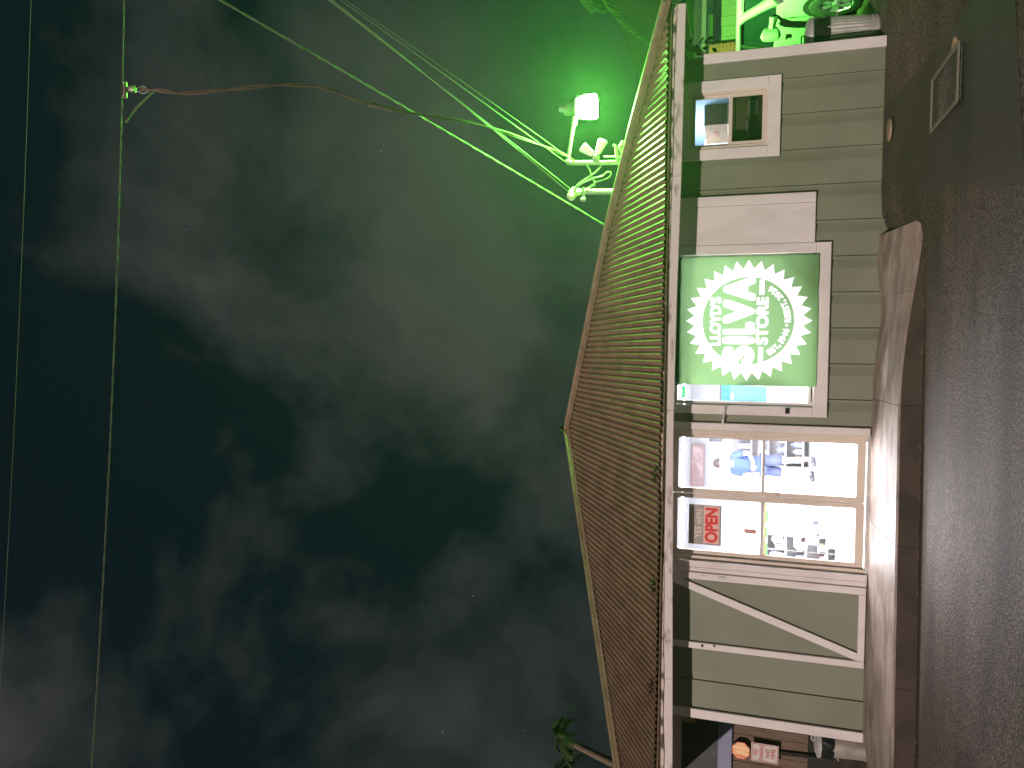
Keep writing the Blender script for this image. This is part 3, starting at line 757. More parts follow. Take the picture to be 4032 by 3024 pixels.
MB().box(-0.075, 0.075, -0.004, 0.004, 0.0, 0.10).build("frame", M_PRINTW, nt); MB().box(-0.055, 0.055, -0.007, -0.0045, 0.02, 0.08).build("sheet", mat("notice_grey", (0.3, 0.34, 0.3), 0.6), nt)
# main shop: wall pictures, racks, shelves
def picture(label, x, z, w_, h_, c, y=16.285, frame_c=(0.2, 0.2, 0.24)):
    p = thing("wall_picture", label, "picture", (x, y, z))
    MB().box(-w_ / 2, w_ / 2, -0.02, 0.0, -h_ / 2, h_ / 2).build("frame", mat("frame_%d" % (hash(label) % 9999), frame_c, 0.5), p)
    MB().box(-w_ / 2 + .04, w_ / 2 - .04, -0.026, -0.0205, -h_ / 2 + .04, h_ / 2 - .04).build("print", mat("print_" + label, c, 0.6, var=0.8, vscale=5, col2=tuple(min(1, v * 2.2) for v in c)), p)
picture("grey picture on the back wall seen through right door pane", -1.62, 2.06, 0.42, 0.26, (0.25, 0.26, 0.32))
picture("pink brown mural high on the back wall above the person", -2.35, 2.42, 0.9, 0.30, (0.50, 0.34, 0.34), frame_c=(0.42, 0.30, 0.30))
picture("teal picture on the back wall left of the banner", -0.75, 1.75, 0.6, 0.5, (0.08, 0.30, 0.36))
sr = random.Random(11)
ORD = ["first", "second", "third", "fourth", "fifth", "sixth", "seventh", "eighth", "ninth", "tenth", "eleventh", "twelfth"]
def shelf_unit(label, short, x, y, w_, h_, rows, cols, back=(0.38, 0.35, 0.35), tall=1.0, rack=False):
    t = thing("shelf_unit", label, "shelf", (x, y, 0.262), "shop shelf units")
    if not rack: MB().box(-w_ / 2, w_ / 2, 0.30, 0.33, 0.0, h_).build("back_panel", mat("shelf_back_%.2f" % back[0], back, 0.7), t)
    for s_ in (-1, 1):
        if rack: MB().tube([(s_ * w_ / 2, 0.14, 0.0), (s_ * w_ / 2, 0.14, h_)], 0.008, 8).build("upright", M_STEEL, t, smooth=True)
        else: MB().box(s_ * w_ / 2 - 0.015, s_ * w_ / 2 + 0.015, 0.0, 0.297, 0.0, h_).build("side", M_INWALL, t)
    for k in range(rows):
        z = 0.1 + (h_ - 0.15) * k / rows
        if rack: MB().box(-w_ / 2 + 0.009, w_ / 2 - 0.009, 0.085, 0.195, z + 0.012, z + 0.02).build("shelf", M_INWALL, t)
        else: MB().box(-w_ / 2 + 0.017, w_ / 2 - 0.017, 0.0, 0.296, z, z + 0.02).build("shelf", M_INWALL, t)
        x_ = -w_ / 2 + 0.06 + sr.uniform(0, 0.05); i = 0
        while x_ < w_ / 2 - 0.12:
            q = sr.uniform(0.06, 0.16); hh = sr.uniform(0.35, 1.0) * ((h_ - 0.2) / rows - 0.05) * tall
            cn, c = sr.choice(cols)
            g = thing("packed_goods", "%s packet, %s from left, %s shelf up, %s" % (cn, ORD[min(i, 11)], ORD[k], short), "packet", (x + x_ + q / 2, y, 0.262 + z + 0.0205), "goods on the shop shelves", sr.uniform(-0.15, 0.15))
            if sr.random() < 0.4:
                MB().lathe([(0.0, 0), (q * .42, 0), (q * .44, hh * .7), (q * .2, hh * .85), (q * .18, hh), (0, hh)], 0, 0.14, 14).build("bottle", mat("goods_" + cn.replace(" ", "_"), c, 0.4), g, smooth=True)
            else: MB().cbox(-q / 2, q / 2, 0.06, 0.22, 0, hh, 0.008).build("carton", mat("goods_" + cn.replace(" ", "_"), c, 0.5), g)
            x_ += q + sr.uniform(0.01, 0.09); i += 1
shelf_unit("tall grey shelf unit behind the person", "tall unit behind the person", -1.62, 15.6, 1.2, 1.45, 4, (("blue grey", (0.28, 0.30, 0.44)), ("grey", (0.40, 0.38, 0.43)), ("pale grey", (0.6, 0.6, 0.66)), ("dark grey", (0.22, 0.22, 0.25))))
shelf_unit("shelf unit of coloured packets inside left of the door", "unit of coloured packets", -3.1, 11.2, 1.1, 1.25, 4, (("pink", (0.62, 0.40, 0.40)), ("pale green", (0.42, 0.56, 0.42)), ("straw", (0.70, 0.62, 0.45)), ("slate", (0.42, 0.43, 0.54))), back=(0.74, 0.74, 0.77))
shelf_unit("low open rack of pale goods inside the left door", "low open rack", -2.10, 9.95, 0.80, 1.02, 4, (("lavender", (0.42, 0.41, 0.50)), ("light grey", (0.52, 0.51, 0.58)), ("white", (0.74, 0.74, 0.78)), ("mid grey", (0.34, 0.33, 0.39)), ("off white", (0.66, 0.65, 0.69))), tall=0.85, rack=True)
bx_ = thing("carton", "plain brown carton on the window ledge behind the banner's lower corner", "carton", (0.83, WY + 0.32, 0.262))  # box added to block the backlight, darkening the banner's lower corner
MB().cbox(-0.27, 0.23, -0.17, 0.17, 0.0, 0.98, 0.01).build("backlight_blocker", mat("kraft_board", (0.32, 0.22, 0.14), 0.8), bx_)
tl = thing("teal_poster", "teal picture sheet in the window pane left of the banner", "poster", (0, WY + 0.048, 0))
printed_sheet("poster_sheet", -0.515, -0.345, 1.31, 1.70, [([np.array([(-0.50, 1.66), (-0.43, 1.66), (-0.43, 1.69), (-0.50, 1.69)])], 1)], [cloth("teal_print", (0.12, 0.30, 0.36), 0.3), cloth("pale_print", (0.5, 0.6, 0.62), 0.4)], tl, 4,
    None)
gl = thing("green_decal", "narrow green lettered decal near the top of the banner window pane", "decal", (0, WY + 0.030, 0))
printed_sheet("decal_sheet", -0.50, -0.35, 2.19, 2.225, [(fit_loops(text_loops("OPEN", 0.02), -0.49, -0.36, 2.197, 2.217), 1)], [cloth("decal_green", (0.03, 0.35, 0.12), 0.4), M_PRINTW], gl, 3)
# cap display
hd = thing("display_stand", "slim stand holding a navy cap beside the person", "stand", (-2.42, 13.2, 0.262))
MB().lathe([(0.0, 0), (0.16, 0), (0.16, 0.02), (0.02, 0.03), (0.015, 1.36), (0.06, 1.40), (0.0, 1.43)], n=14).build("pole", M_STEEL, hd, smooth=True)
hat = thing("cap", "navy cap with pale badge on the display stand", "cap", (-2.42, 13.2, 1.655))
mb = MB().lathe([(0.105, 0), (0.105, 0.03), (0.098, 0.08), (0.07, 0.115), (0.03, 0.13), (0.0, 0.132)], n=18); mb.build("crown", mat("navy_cloth", (0.03, 0.035, 0.10), 0.8), hat, smooth=True)
MB().add([(-0.10, -0.02, 0.012), (-0.08, -0.14, 0.0), (0.0, -0.18, -0.004), (0.08, -0.14, 0.0), (0.10, -0.02, 0.012), (-0.10, -0.02, 0.0), (-0.08, -0.14, -0.012), (0.0, -0.18, -0.016), (0.08, -0.14, -0.012), (0.10, -0.02, 0.0)],
    [(0, 1, 2, 3, 4), (9, 8, 7, 6, 5), (0, 5, 6, 1), (1, 6, 7, 2), (2, 7, 8, 3), (3, 8, 9, 4)]).build("brim", MATS["navy_cloth"], hat)
MB().box(-0.03, 0.03, -0.112, -0.104, 0.03, 0.07).build("badge", M_INWALL, hat)

# ================================================================== PERSON INSIDE
def skin_mesh(name, verts, edges, radii, root, m, parent, subs=2):
    me = bpy.data.meshes.new(name); me.from_pydata(verts, edges, [])
    o = bpy.data.objects.new(name, me); C.objects.link(o)
    md = o.modifiers.new("skin", "SKIN")
    for i, r_ in enumerate(radii):
        me.skin_vertices[0].data[i].radius = r_ if isinstance(r_, tuple) else (r_, r_)
        me.skin_vertices[0].data[i].use_root = (i == root)
    ss = o.modifiers.new("sub", "SUBSURF"); ss.levels = ss.render_levels = subs
    dg = bpy.context.evaluated_depsgraph_get()
    me2 = bpy.data.meshes.new_from_object(o.evaluated_get(dg))
    o.modifiers.clear(); o.data = me2; me2.materials.clear(); me2.materials.append(m)
    me2.polygons.foreach_set("use_smooth", [True] * len(me2.polygons))
    o.parent = parent
    return o
M_SKIN = mat("skin", (0.52, 0.33, 0.25), 0.55); M_BLUE = mat("blue_shirt", (0.045, 0.075, 0.34), 0.8, bump=0.2, bscale=9)
M_SHORT = mat("navy_shorts", (0.05, 0.06, 0.13), 0.85); M_SHOE = mat("dark_shoe", (0.05, 0.05, 0.06), 0.6); M_HAIR = mat("dark_hair", (0.05, 0.035, 0.03), 0.7)
man = thing("person", "person in blue t-shirt and dark shorts standing inside behind right door", "person", (-2.02, 14.45, 0.262), None, R(150))
J = [(0, 0, 0.93), (0, -0.01, 1.08), (0, -0.01, 1.25), (0, 0.0, 1.42), (0, 0.015, 1.50), (0, 0.03, 1.585), (0, 0.03, 1.66), (0, 0.025, 1.735),      # 0-7 trunk, neck, head
     (0.10, 0, 0.90), (0.14, 0.02, 0.50), (0.155, -0.03, 0.10), (0.165, 0.06, 0.035), (0.17, 0.15, 0.03),                                          # 8-12 right leg
     (-0.10, 0, 0.90), (-0.15, 0.03, 0.50), (-0.17, -0.02, 0.10), (-0.18, 0.07, 0.035), (-0.185, 0.16, 0.03),                                      # 13-17
     (0.18, 0, 1.40), (0.24, -0.03, 1.14), (0.25, 0.08, 0.93), (0.248, 0.12, 0.87),                                                                # 18-21
     (-0.18, 0, 1.40), (-0.26, 0.0, 1.15), (-0.22, 0.20, 1.07), (-0.20, 0.27, 1.07)]                                                               # 22-25
E_ = [(0, 1), (1, 2), (2, 3), (3, 4), (4, 5), (5, 6), (6, 7), (0, 8), (8, 9), (9, 10), (10, 11), (11, 12), (0, 13), (13, 14), (14, 15), (15, 16), (16, 17), (3, 18), (18, 19), (19, 20), (20, 21), (3, 22), (22, 23), (23, 24), (24, 25)]
RD = [(0.14, 0.11), (0.13, 0.10), (0.15, 0.11), (0.12, 0.09), 0.052, 0.072, 0.088, 0.062, 0.09, 0.062, 0.042, 0.04, 0.032, 0.09, 0.062, 0.042, 0.04, 0.032, 0.06, 0.045, 0.032, 0.03, 0.06, 0.045, 0.032, 0.03]
skin_mesh("body", J, E_, RD, 0, M_SKIN, man)
hands = []
for (hx_, hy_, hz_), dv in (((0.248, 0.13, 0.86), Vector((0.0, 0.25, -0.97))), ((-0.20, 0.28, 1.07), Vector((0.15, 0.98, 0.05)))):
    mb = MB(); u = dv.normalized(); sde = u.cross(Vector((1, 0, 0.2))).normalized(); b0 = Vector((hx_, hy_, hz_))
    mb.tube([b0 - u * 0.03, b0 + u * 0.03, b0 + u * 0.07], [0.024, 0.034, 0.030], 8)
    for k, ln in enumerate((0.065, 0.078, 0.072, 0.055)):
        f0 = b0 + u * 0.065 + sde * (k - 1.5) * 0.018; cur = Vector((0, 0, -0.012))
        mb.tube([f0, f0 + u * ln * 0.5, f0 + u * ln + cur], [0.0095, 0.009, 0.007], 6)
    mb.tube([b0 + sde * 0.03, b0 + sde * 0.055 + u * 0.03, b0 + sde * 0.058 + u * 0.06], [0.011, 0.010, 0.008], 6)
    mb.build("hand", M_SKIN, man, smooth=True)
skin_mesh("shirt", [(0, 0, 0.86), (0, 0, 0.98), (0, -0.01, 1.10), (0, -0.01, 1.26), (0, 0, 1.41), (0, 0.012, 1.475), (0.185, 0, 1.40), (0.235, -0.02, 1.22), (-0.185, 0, 1.40), (-0.25, 0, 1.22)],
    [(0, 1), (1, 2), (2, 3), (3, 4), (4, 5), (4, 6), (6, 7), (4, 8), (8, 9)], [(0.18, 0.135), (0.175, 0.13), (0.165, 0.125), (0.18, 0.13), (0.14, 0.105), 0.065, 0.082, 0.07, 0.082, 0.07], 3, M_BLUE, man)
skin_mesh("shorts", [(0, 0, 0.95), (0.10, 0, 0.86), (0.13, 0.01, 0.66), (0.14, 0.02, 0.54), (-0.10, 0, 0.86), (-0.135, 0.015, 0.66), (-0.15, 0.03, 0.54)],
    [(0, 1), (1, 2), (2, 3), (0, 4), (4, 5), (5, 6)], [(0.155, 0.12), 0.11, 0.10, 0.098, 0.11, 0.10, 0.098], 0, M_SHORT, man)
for s_, x, y in ((1, 0.165, 0.0), (-1, -0.18, 0.01)):
    skin_mesh("shoe", [(x - 0.0, y - 0.06, 0.045), (x, y + 0.02, 0.05), (x + 0.005 * s_, y + 0.12, 0.038), (x + 0.01 * s_, y + 0.19, 0.03)], [(0, 1), (1, 2), (2, 3)], [0.045, 0.048, 0.045, 0.034], 1, M_SHOE, man)
mb = MB()                                                                # hair cap, ears, nose, eyes, mouth
for i in range(9):
    for j in range(16):
        th = R(8 + 82 * i / 8); ph = 2 * math.pi * j / 16
        k = 1.0 if math.sin(ph) < 0.35 or i < 5 else 0.86
        mb.v.append((0.092 * math.sin(th) * math.cos(ph) * k, 0.028 + 0.104 * math.sin(th) * math.sin(ph) * k, 1.668 + 0.112 * math.cos(th) * (1 if i < 8 else 1)))
for i in range(8):
    for j in range(16): mb.f.append((i * 16 + j, i * 16 + (j + 1) % 16, (i + 1) * 16 + (j + 1) % 16, (i + 1) * 16 + j)); mb.mi.append(0)
mb.f.append(tuple(range(16))); mb.mi.append(0)
mb.build("hair", M_HAIR, man, smooth=True)
mb = MB().tube([(0, 0.10, 1.66), (0, 0.128, 1.635), (0, 0.105, 1.628)], [0.008, 0.014, 0.008], 6)
for s_ in (-1, 1): mb.tube([(0.086 * s_, 0.02, 1.665), (0.094 * s_, 0.015, 1.64), (0.086 * s_, 0.02, 1.615)], [0.008, 0.014, 0.008], 6)
mb.build("nose_and_ears", M_SKIN, man, smooth=True)
mb = MB()
for s_ in (-1, 1): mb.lathe([(0.0, 1.652), (0.010, 1.656), (0.010, 1.662), (0.0, 1.666)], 0.034 * s_, 0.103, 8)
mb.box(-0.025, 0.025, 0.098, 0.108, 1.596, 1.603); mb.build("eyes_and_mouth", M_HAIR, man)

# ================================================================== ROOF LIGHT AND SERVICE MASTS
REFR = emis("lit_refractor", (0.17, 1.0, 0.10), 5200.0)
def gear(p):
    """the roof gear is drawn round its lamp, then set up on the right-hand slope behind the hip"""
    return Vector((3.415, 10.30, 3.70)) + (Vector(p) - Vector((3.14, 9.47, 3.53))) * 1.0877
def Lc(mb, name, m, root, smooth=True, place=None):
    if place: mb.v = [tuple(place(p)) for p in mb.v]
    o = mb.build(name, m, None, smooth); o.parent = root
    o.matrix_parent_inverse = Matrix.Translation(-Vector(root.location)); return o
yl = thing("yard_light", "lit green glowing yard light on a bent conduit mast", "yard light", tuple(gear((2.40, 9.45, 2.76))))
Lc(MB().tube([(2.385, 9.45, 2.70), (2.445, 9.46, 3.72), (2.452, 9.46, 3.755), (2.48, 9.46, 3.78)], 0.030, 12).tube([(2.47, 9.46, 3.745), (2.452, 9.46, 3.79)], 0.036, 12), "mast", M_PIPE, yl, place=gear)
Lc(MB().tube([(2.47, 9.46, 3.775), (2.74, 9.46, 3.735), (2.98, 9.47, 3.695)], 0.024, 10).tube([(2.93, 9.47, 3.70), (3.03, 9.47, 3.685)], 0.034, 10), "arm", M_PIPE, yl, place=gear)
Lc(MB().tube([(2.385, 9.45, 2.80), (2.392, 9.45, 2.86)], [0.075, 0.045], 14), "roof_flange", M_PIPE, yl, place=gear)
Lc(MB().tube([(2.475, 9.425, 3.03), (2.485, 9.425, 3.30)], 0.011, 8), "conduit", M_PIPE, yl, place=gear)
LX, LY = 3.14, 9.47
Lc(MB().lathe([(0.0, 3.835), (0.075, 3.83), (0.085, 3.80), (0.085, 3.72), (0.10, 3.69), (0.12, 3.67), (0.12, 3.655), (0.0, 3.655)], LX, LY, 22), "ballast_housing", mat("lamp_housing_grey", (0.12, 0.125, 0.11), 0.5), yl, place=gear)
Lc(MB().lathe([(0.0, 3.90), (0.035, 3.895), (0.038, 3.84), (0.038, 3.836)], LX, LY, 14), "photocell", mat("photocell_grey", (0.22, 0.24, 0.24), 0.5), yl, place=gear)
Lc(MB().lathe([(0.0, 3.652), (0.115, 3.650), (0.135, 3.60), (0.148, 3.52), (0.150, 3.44), (0.142, 3.418), (0.0, 3.415)], LX, LY, 24), "refractor", REFR, yl, place=gear)
# twin spot holder on the mast
tw = thing("twin_spotlight", "unlit twin white spotlight heads clamped to the lamp mast", "spotlight", tuple(gear((2.46, 9.43, 3.42))))
M_SPOT = mat("white_spot_enamel", (0.82, 0.82, 0.80), 0.35)
Lc(MB().lathe([(0.0, 3.36), (0.045, 3.36), (0.05, 3.40), (0.045, 3.44), (0.0, 3.44)], 2.475, 9.40, 14), "junction_box", M_PIPE, tw, place=gear)
for (a, b) in (((2.52, 9.38, 3.44), (2.60, 9.33, 3.555)), ((2.53, 9.38, 3.37), (2.66, 9.33, 3.30))):
    A, B = Vector(a), Vector(b); u = (B - A).normalized()
    Lc(MB().tube([A - u * 0.06, A - u * 0.01, A, B, B + u * 0.012], [0.012, 0.02, 0.036, 0.062, 0.045], 16), "spot_head", M_SPOT, tw, place=gear)
    Lc(MB().tube([(2.48, 9.40, 3.40), A - u * 0.05], 0.010, 8), "swivel", M_PIPE, tw, place=gear)
# stub bracket low on the mast
sb = thing("mast_bracket", "short two-pronged pipe stub beside the lamp mast's foot", "bracket", tuple(gear((2.47, 9.42, 3.10))))
Lc(MB().tube([(2.44, 9.44, 3.13), (2.60, 9.42, 3.15)], 0.022, 10).tube([(2.44, 9.44, 3.075), (2.60, 9.42, 3.10)], 0.018, 10), "prong", M_PIPE, sb, place=gear)
Lc(MB().tube([(2.60, 9.42, 3.15), (2.625, 9.42, 3.185)], 0.018, 10).tube([(2.60, 9.42, 3.10), (2.66, 9.42, 3.055)], 0.020, 10), "elbow", M_PIPE, sb, place=gear)
# service mast with weatherhead
sm = thing("service_mast", "shorter service mast with rounded weatherhead left of the yard light", "mast", tuple(gear((2.09, 9.66, 2.82))))
Lc(MB().tube([(2.08, 9.66, 2.80), (2.115, 9.66, 3.66)], 0.036, 12), "mast_pipe", M_PIPE, sm, place=gear)
Lc(MB().tube([(2.113, 9.66, 3.64), (2.113, 9.65, 3.70), (2.09, 9.63, 3.745), (2.05, 9.60, 3.755), (2.02, 9.58, 3.735)], [0.042, 0.055, 0.062, 0.058, 0.040], 12).tube([(2.13, 9.64, 3.73), (2.175, 9.63, 3.745)], [0.03, 0.018], 8), "weatherhead", mat("weatherhead_cast", (0.50, 0.44, 0.38), 0.6), sm, place=gear)
Lc(MB().tube([(2.02, 9.66, 3.60), (2.16, 9.62, 3.60)], 0.018, 8).lathe([(0.0, 3.57), (0.026, 3.57), (0.03, 3.60), (0.026, 3.63), (0.0, 3.63)], 2.005, 9.62, 10), "cable_clamp", M_PIPE, sm, place=gear)

# ================================================================== CABLES
def sag_line(a, b, sag, n=24):
    a, b = Vector(a), Vector(b); return [a.lerp(b, i / n) - Vector((0, 0, sag * 4 * (i / n) * (1 - i / n))) for i in range(n + 1)]
def cable(name, label, pts, r, m=None, group="overhead cables", n=7):
    o = MB().tube(pts, r, n).build(name, m or M_CABLE, None, True); return tag(o, label, "cable", group)
def twisted(name, label, pts, r, pitch, m=None, lay=1.0):
    t = thing(name, label, "cable", pts[0], "overhead cables")
    P = [Vector(p) for p in pts]; L = [0]
    for a, b in zip(P[:-1], P[1:]): L.append(L[-1] + (b - a).length)
    for ph in (0, math.pi):
        q = []; N = int(L[-1] / pitch * 10); k = 0
        for i in range(N + 1):
            s = L[-1] * i / N
            while k < len(L) - 2 and L[k + 1] < s: k += 1
            f = (s - L[k]) / (L[k + 1] - L[k]); p = P[k].lerp(P[k + 1], f); d = (P[k + 1] - P[k]).normalized()
            u = d.cross(Vector((0, 0, 1))).normalized(); w = d.cross(u); a = 2 * math.pi * s / pitch + ph
            q.append(p + (u * math.cos(a) + w * math.sin(a)) * r * lay)
        Lc(MB().tube(q, r, 6), "strand", m or M_CABLE_L, t)
    return t
main = sag_line((9.0, 5.95, 7.35), (-10.5, 4.55, 7.35), 0.42, 40)
twisted("span_cable", "thick lashed cable crossing high above the lot", main, 0.0040, 0.35, M_CABLE)
cable("thin_wire", "thin single wire highest of the lines over the lot", sag_line((9, 5.7, 8.05), (-10.5, 4.3, 8.05), 0.30, 40), 0.0024)
# clamp and drop to the house
cl = thing("span_clamp", "small span clamp gripping the thick lashed cable", "clamp", (2.36, 5.53, 7.0))
Lc(MB().tube([(2.42, 5.53, 7.00), (2.28, 5.52, 6.99)], 0.022, 10).lathe([(0.0, 6.90), (0.03, 6.91), (0.034, 6.94), (0.02, 6.97), (0.0, 6.975)], 2.36, 5.55, 10), "clamp_body", mat("clamp_metal", (0.40, 0.33, 0.28), 0.5, metal=0.4), cl)
Lc(MB().tube([(2.36, 5.55, 6.92), (2.40, 5.60, 6.86), (2.36, 5.62, 6.80), (2.33, 5.60, 6.86), (2.36, 5.55, 6.92)], 0.006, 6), "bail", M_STEEL, cl)
Lc(MB().tube([(2.05, 5.50, 6.97), (2.20, 5.55, 6.88), (2.35, 5.63, 6.78)], 0.010, 7), "jumper", M_CABLE_L, cl)
dropp = [(2.36, 5.56, 6.86), (2.34, 5.61, 6.65), (2.33, 5.69, 6.48), (2.40, 5.89, 6.16), (2.49, 6.12, 5.86), (2.54, 6.33, 5.64), (2.54, 6.50, 5.47), (2.48, 6.73, 5.26), (2.47, 7.04, 5.03), (2.51, 7.43, 4.80), (2.60, 8.16, 4.48), (2.66, 9.17, 4.16), (2.70, 10.0, 3.94), (2.66, 10.28, 3.86)]
def smooth_path(p, k=5):
    p = [Vector(q) for q in p]; out = []
    for i in range(len(p) - 1):
        a, b, c, d = p[max(i - 1, 0)], p[i], p[i + 1], p[min(i + 2, len(p) - 1)]
        for t in range(k):
            u = t / k; out.append(0.5 * ((2 * b) + (c - a) * u + (2 * a - 5 * b + 4 * c - d) * u * u + (3 * b - a - 3 * c + d) * u ** 3))
    out.append(p[-1]); return out
dp = thing("drop_cable", "brown twisted drop cable from the span clamp to the mast", "cable", dropp[0], "overhead cables")
sp_ = smooth_path(dropp, 8)
for ph in (0, math.pi):
    Lc(MB().tube([p + Vector((math.cos(i * 0.33 + ph), 0, math.sin(i * 0.33 + ph))) * 0.012 for i, p in enumerate(sp_)], 0.0085, 6), "strand", mat("brown_cable", (0.15, 0.105, 0.08), 0.6), dp)
Lc(MB().tube([sp_[58], sp_[63]], 0.026, 8), "splice", M_CABLE_L, dp)
twisted("service_cable", "bright green lit twisted cable passing behind the roof", sag_line((4.36, 2.50, 8.56), (2.01, 11.6, 3.67), 0.05, 40), 0.0068, 0.42, M_CABLE_L)
cable("service_cable", "lower of two parallel cables running to the weatherhead", sag_line((4.86, 2.50, 7.52), tuple(gear((2.08, 9.62, 3.75))), 0.07), 0.008, M_CABLE_L)
cable("service_cable", "upper of two parallel cables running to the weatherhead", sag_line((4.72, 2.50, 7.45), tuple(gear((2.12, 9.62, 3.73))), 0.05), 0.006, M_CABLE_L)
cable("service_cable", "slim cable running to the top of the lamp mast", sag_line((4.38, 2.50, 7.20), tuple(gear((2.46, 9.46, 3.80))), 0.03), 0.0042, M_CABLE_L)
cable("service_cable", "faint lowest cable ending near the lamp mast", sag_line((4.78, 2.50, 7.95), tuple(gear((2.44, 9.46, 3.66))), 0.10), 0.0035, M_CABLE_L)
for lbl, p in (("looped lead hanging between the two roof masts", [(2.10, 9.60, 3.735), (2.18, 9.55, 3.66), (2.26, 9.52, 3.52), (2.33, 9.50, 3.40), (2.40, 9.47, 3.34), (2.44, 9.46, 3.38)]),
               ("slacker lead hanging between the two roof masts", [(2.11, 9.61, 3.73), (2.19, 9.56, 3.62), (2.25, 9.53, 3.44), (2.27, 9.52, 3.33), (2.31, 9.50, 3.27), (2.30, 9.5, 3.22), (2.24, 9.52, 3.26), (2.20, 9.55, 3.42), (2.16, 9.60, 3.50)]),
               ("brown lead draped from the lamp mast to the clamp", [(2.44, 9.46, 3.56), (2.36, 9.50, 3.50), (2.26, 9.55, 3.47), (2.20, 9.58, 3.44), (2.17, 9.60, 3.46), (2.14, 9.62, 3.57)])):
    cable("jumper_lead", lbl, [gear(q) for q in smooth_path(p, 6)], 0.012, M_CABLE_L, "leads between the masts", 7)

up = thing("utility_pole", "wooden utility pole beside the lot carrying the service cables", "utility pole", (4.62, 2.50, 0.0))
MB().tube([(0, 0.12, -0.1), (0, 0.12, 4.5), (0, 0.12, 8.9)], [0.15, 0.13, 0.10], 14).build("pole", M_BARK, up, smooth=True)
MB().box(-0.55, 0.55, -0.06, 0.0, 8.42, 8.54).build("crossarm", M_WOOD, up); MB().box(-0.35, 0.35, -0.06, 0.0, 7.40, 7.50).build("crossarm", M_WOOD, up)

# ================================================================== BINS
def bin_can(label, loc, r, h, ribs_n, seed):
    t = thing("trash_can", label, "trash can", loc, "trash cans beside the store"); rr = random.Random(seed)
    wob = (lambda a, z: 1 + 0.03 * math.cos(ribs_n * a) * (0.10 * h < z < 0.70 * h)) if ribs_n else None
    pr = [(0.0, 0.0), (r * 0.90, 0.0), (r * 0.93, 0.012), (r * 0.93, 0.03), (r * 0.90, 0.035), (r * 0.925, 0.05), (r * 0.925, 0.066), (r * 0.895, 0.072)]
    pr += [(r * (0.90 + 0.10 * k / 8), 0.1 * h + 0.58 * h * k / 8) for k in range(9)] + [(r * 1.0, 0.75 * h), (r * 0.99, 0.82 * h)]
    MB().lathe(pr, n=132 if ribs_n else 40, wob=wob).build("can_body", M_STEEL if ribs_n else mat("dull_steel", (0.56, 0.50, 0.45), 0.38, metal=0.6, var=0.4, vscale=8), t, smooth=True)
    ph = [rr.uniform(0, 6.28) for _ in range(6)]
    wb = lambda a, z: 1 + 0.03 * math.sin(5 * a + ph[0] + z * 20) + 0.025 * math.sin(11 * a + ph[1] - z * 33) + 0.02 * math.sin(23 * a + ph[2] + z * 50)
    MB().lathe([(r * 1.03, 0.66 * h), (r * 1.07, 0.70 * h), (r * 1.06, 0.78 * h), (r * 1.08, 0.84 * h), (r * 1.05, 0.89 * h), (r * 0.98, 0.90 * h), (r * 0.9, 0.86 * h)], n=64, wob=wb).build("bag_liner", M_BLACK, t, smooth=True)
    MB().lathe([(r * 1.04, 0.885 * h), (r * 1.12, 0.89 * h), (r * 1.13, 0.93 * h), (r * 1.08, 0.95 * h), (r * 0.8, 0.985 * h), (r * 0.3, h), (0.0, h)], n=44).build("lid", M_STEEL, t, smooth=True)
    MB().tube([(-r * 0.25, 0, 0.99 * h), (-r * 0.2, 0, 1.04 * h), (r * 0.2, 0, 1.04 * h), (r * 0.25, 0, 0.99 * h)], 0.008, 6).build("lid_handle", M_STEEL, t, smooth=True)
    for s_ in (-1, 1):
        MB().tube([(s_ * r * 0.97, -0.06, 0.58 * h), (s_ * r * 1.12, -0.05, 0.55 * h), (s_ * r * 1.12, 0.05, 0.55 * h), (s_ * r * 0.97, 0.06, 0.58 * h)], 0.007, 6).build("handle", M_STEEL, t, smooth=True)
    return t
bin_can("ribbed galvanised trash can with black bag lit green near the car", (3.60, 9.25, ground_z(3.6, 9.25)), 0.215, 0.76, 32, 1)
bin_can("smooth dull trash can with black bag left of the store", (-4.49, 9.28, ground_z(-4.5, 9.28)), 0.195, 0.60, 0, 2)

# ================================================================== CAR (behind the right corner)
HEAD = R(-90)                                           # parked along the store's side, nose to the lot
car = thing("parked_car", "white van-like car lit green behind the ribbed trash can", "car", (0, 0, 0), None, HEAD)
# local: x forward from the front axle, y across (near side at -0.85), z up
def car_loft(sts, m, name, parent=None, smooth=True):
    """stations: (x, [(y_half, z) ...]) joined across both sides"""
    mb = MB(); k = len(sts[0][1])
    for x, sec in sts:
        mb.v += [(x, -y, z) for y, z in sec] + [(x, y, z) for y, z in reversed(sec)]
    n = 2 * k
    for i in range(len(sts) - 1):
        for j in range(n): mb.f.append((i * n + j, i * n + (j + 1) % n, (i + 1) * n + (j + 1) % n, (i + 1) * n + j)); mb.mi.append(0)
    mb.f += [tuple(range(n)), tuple((len(sts) - 1) * n + q for q in range(n - 1, -1, -1))]; mb.mi += [0, 0]
    return mb.build(name, m, parent, smooth)
def sec(w, zb, zbelt, ztop, wtop): return [(w * 0.92, zb), (w, zb + 0.12), (w * 1.0, (zb + zbelt) / 2 + 0.1), (w * 0.97, zbelt - 0.05), (w * 0.94, zbelt), (wtop, ztop)]
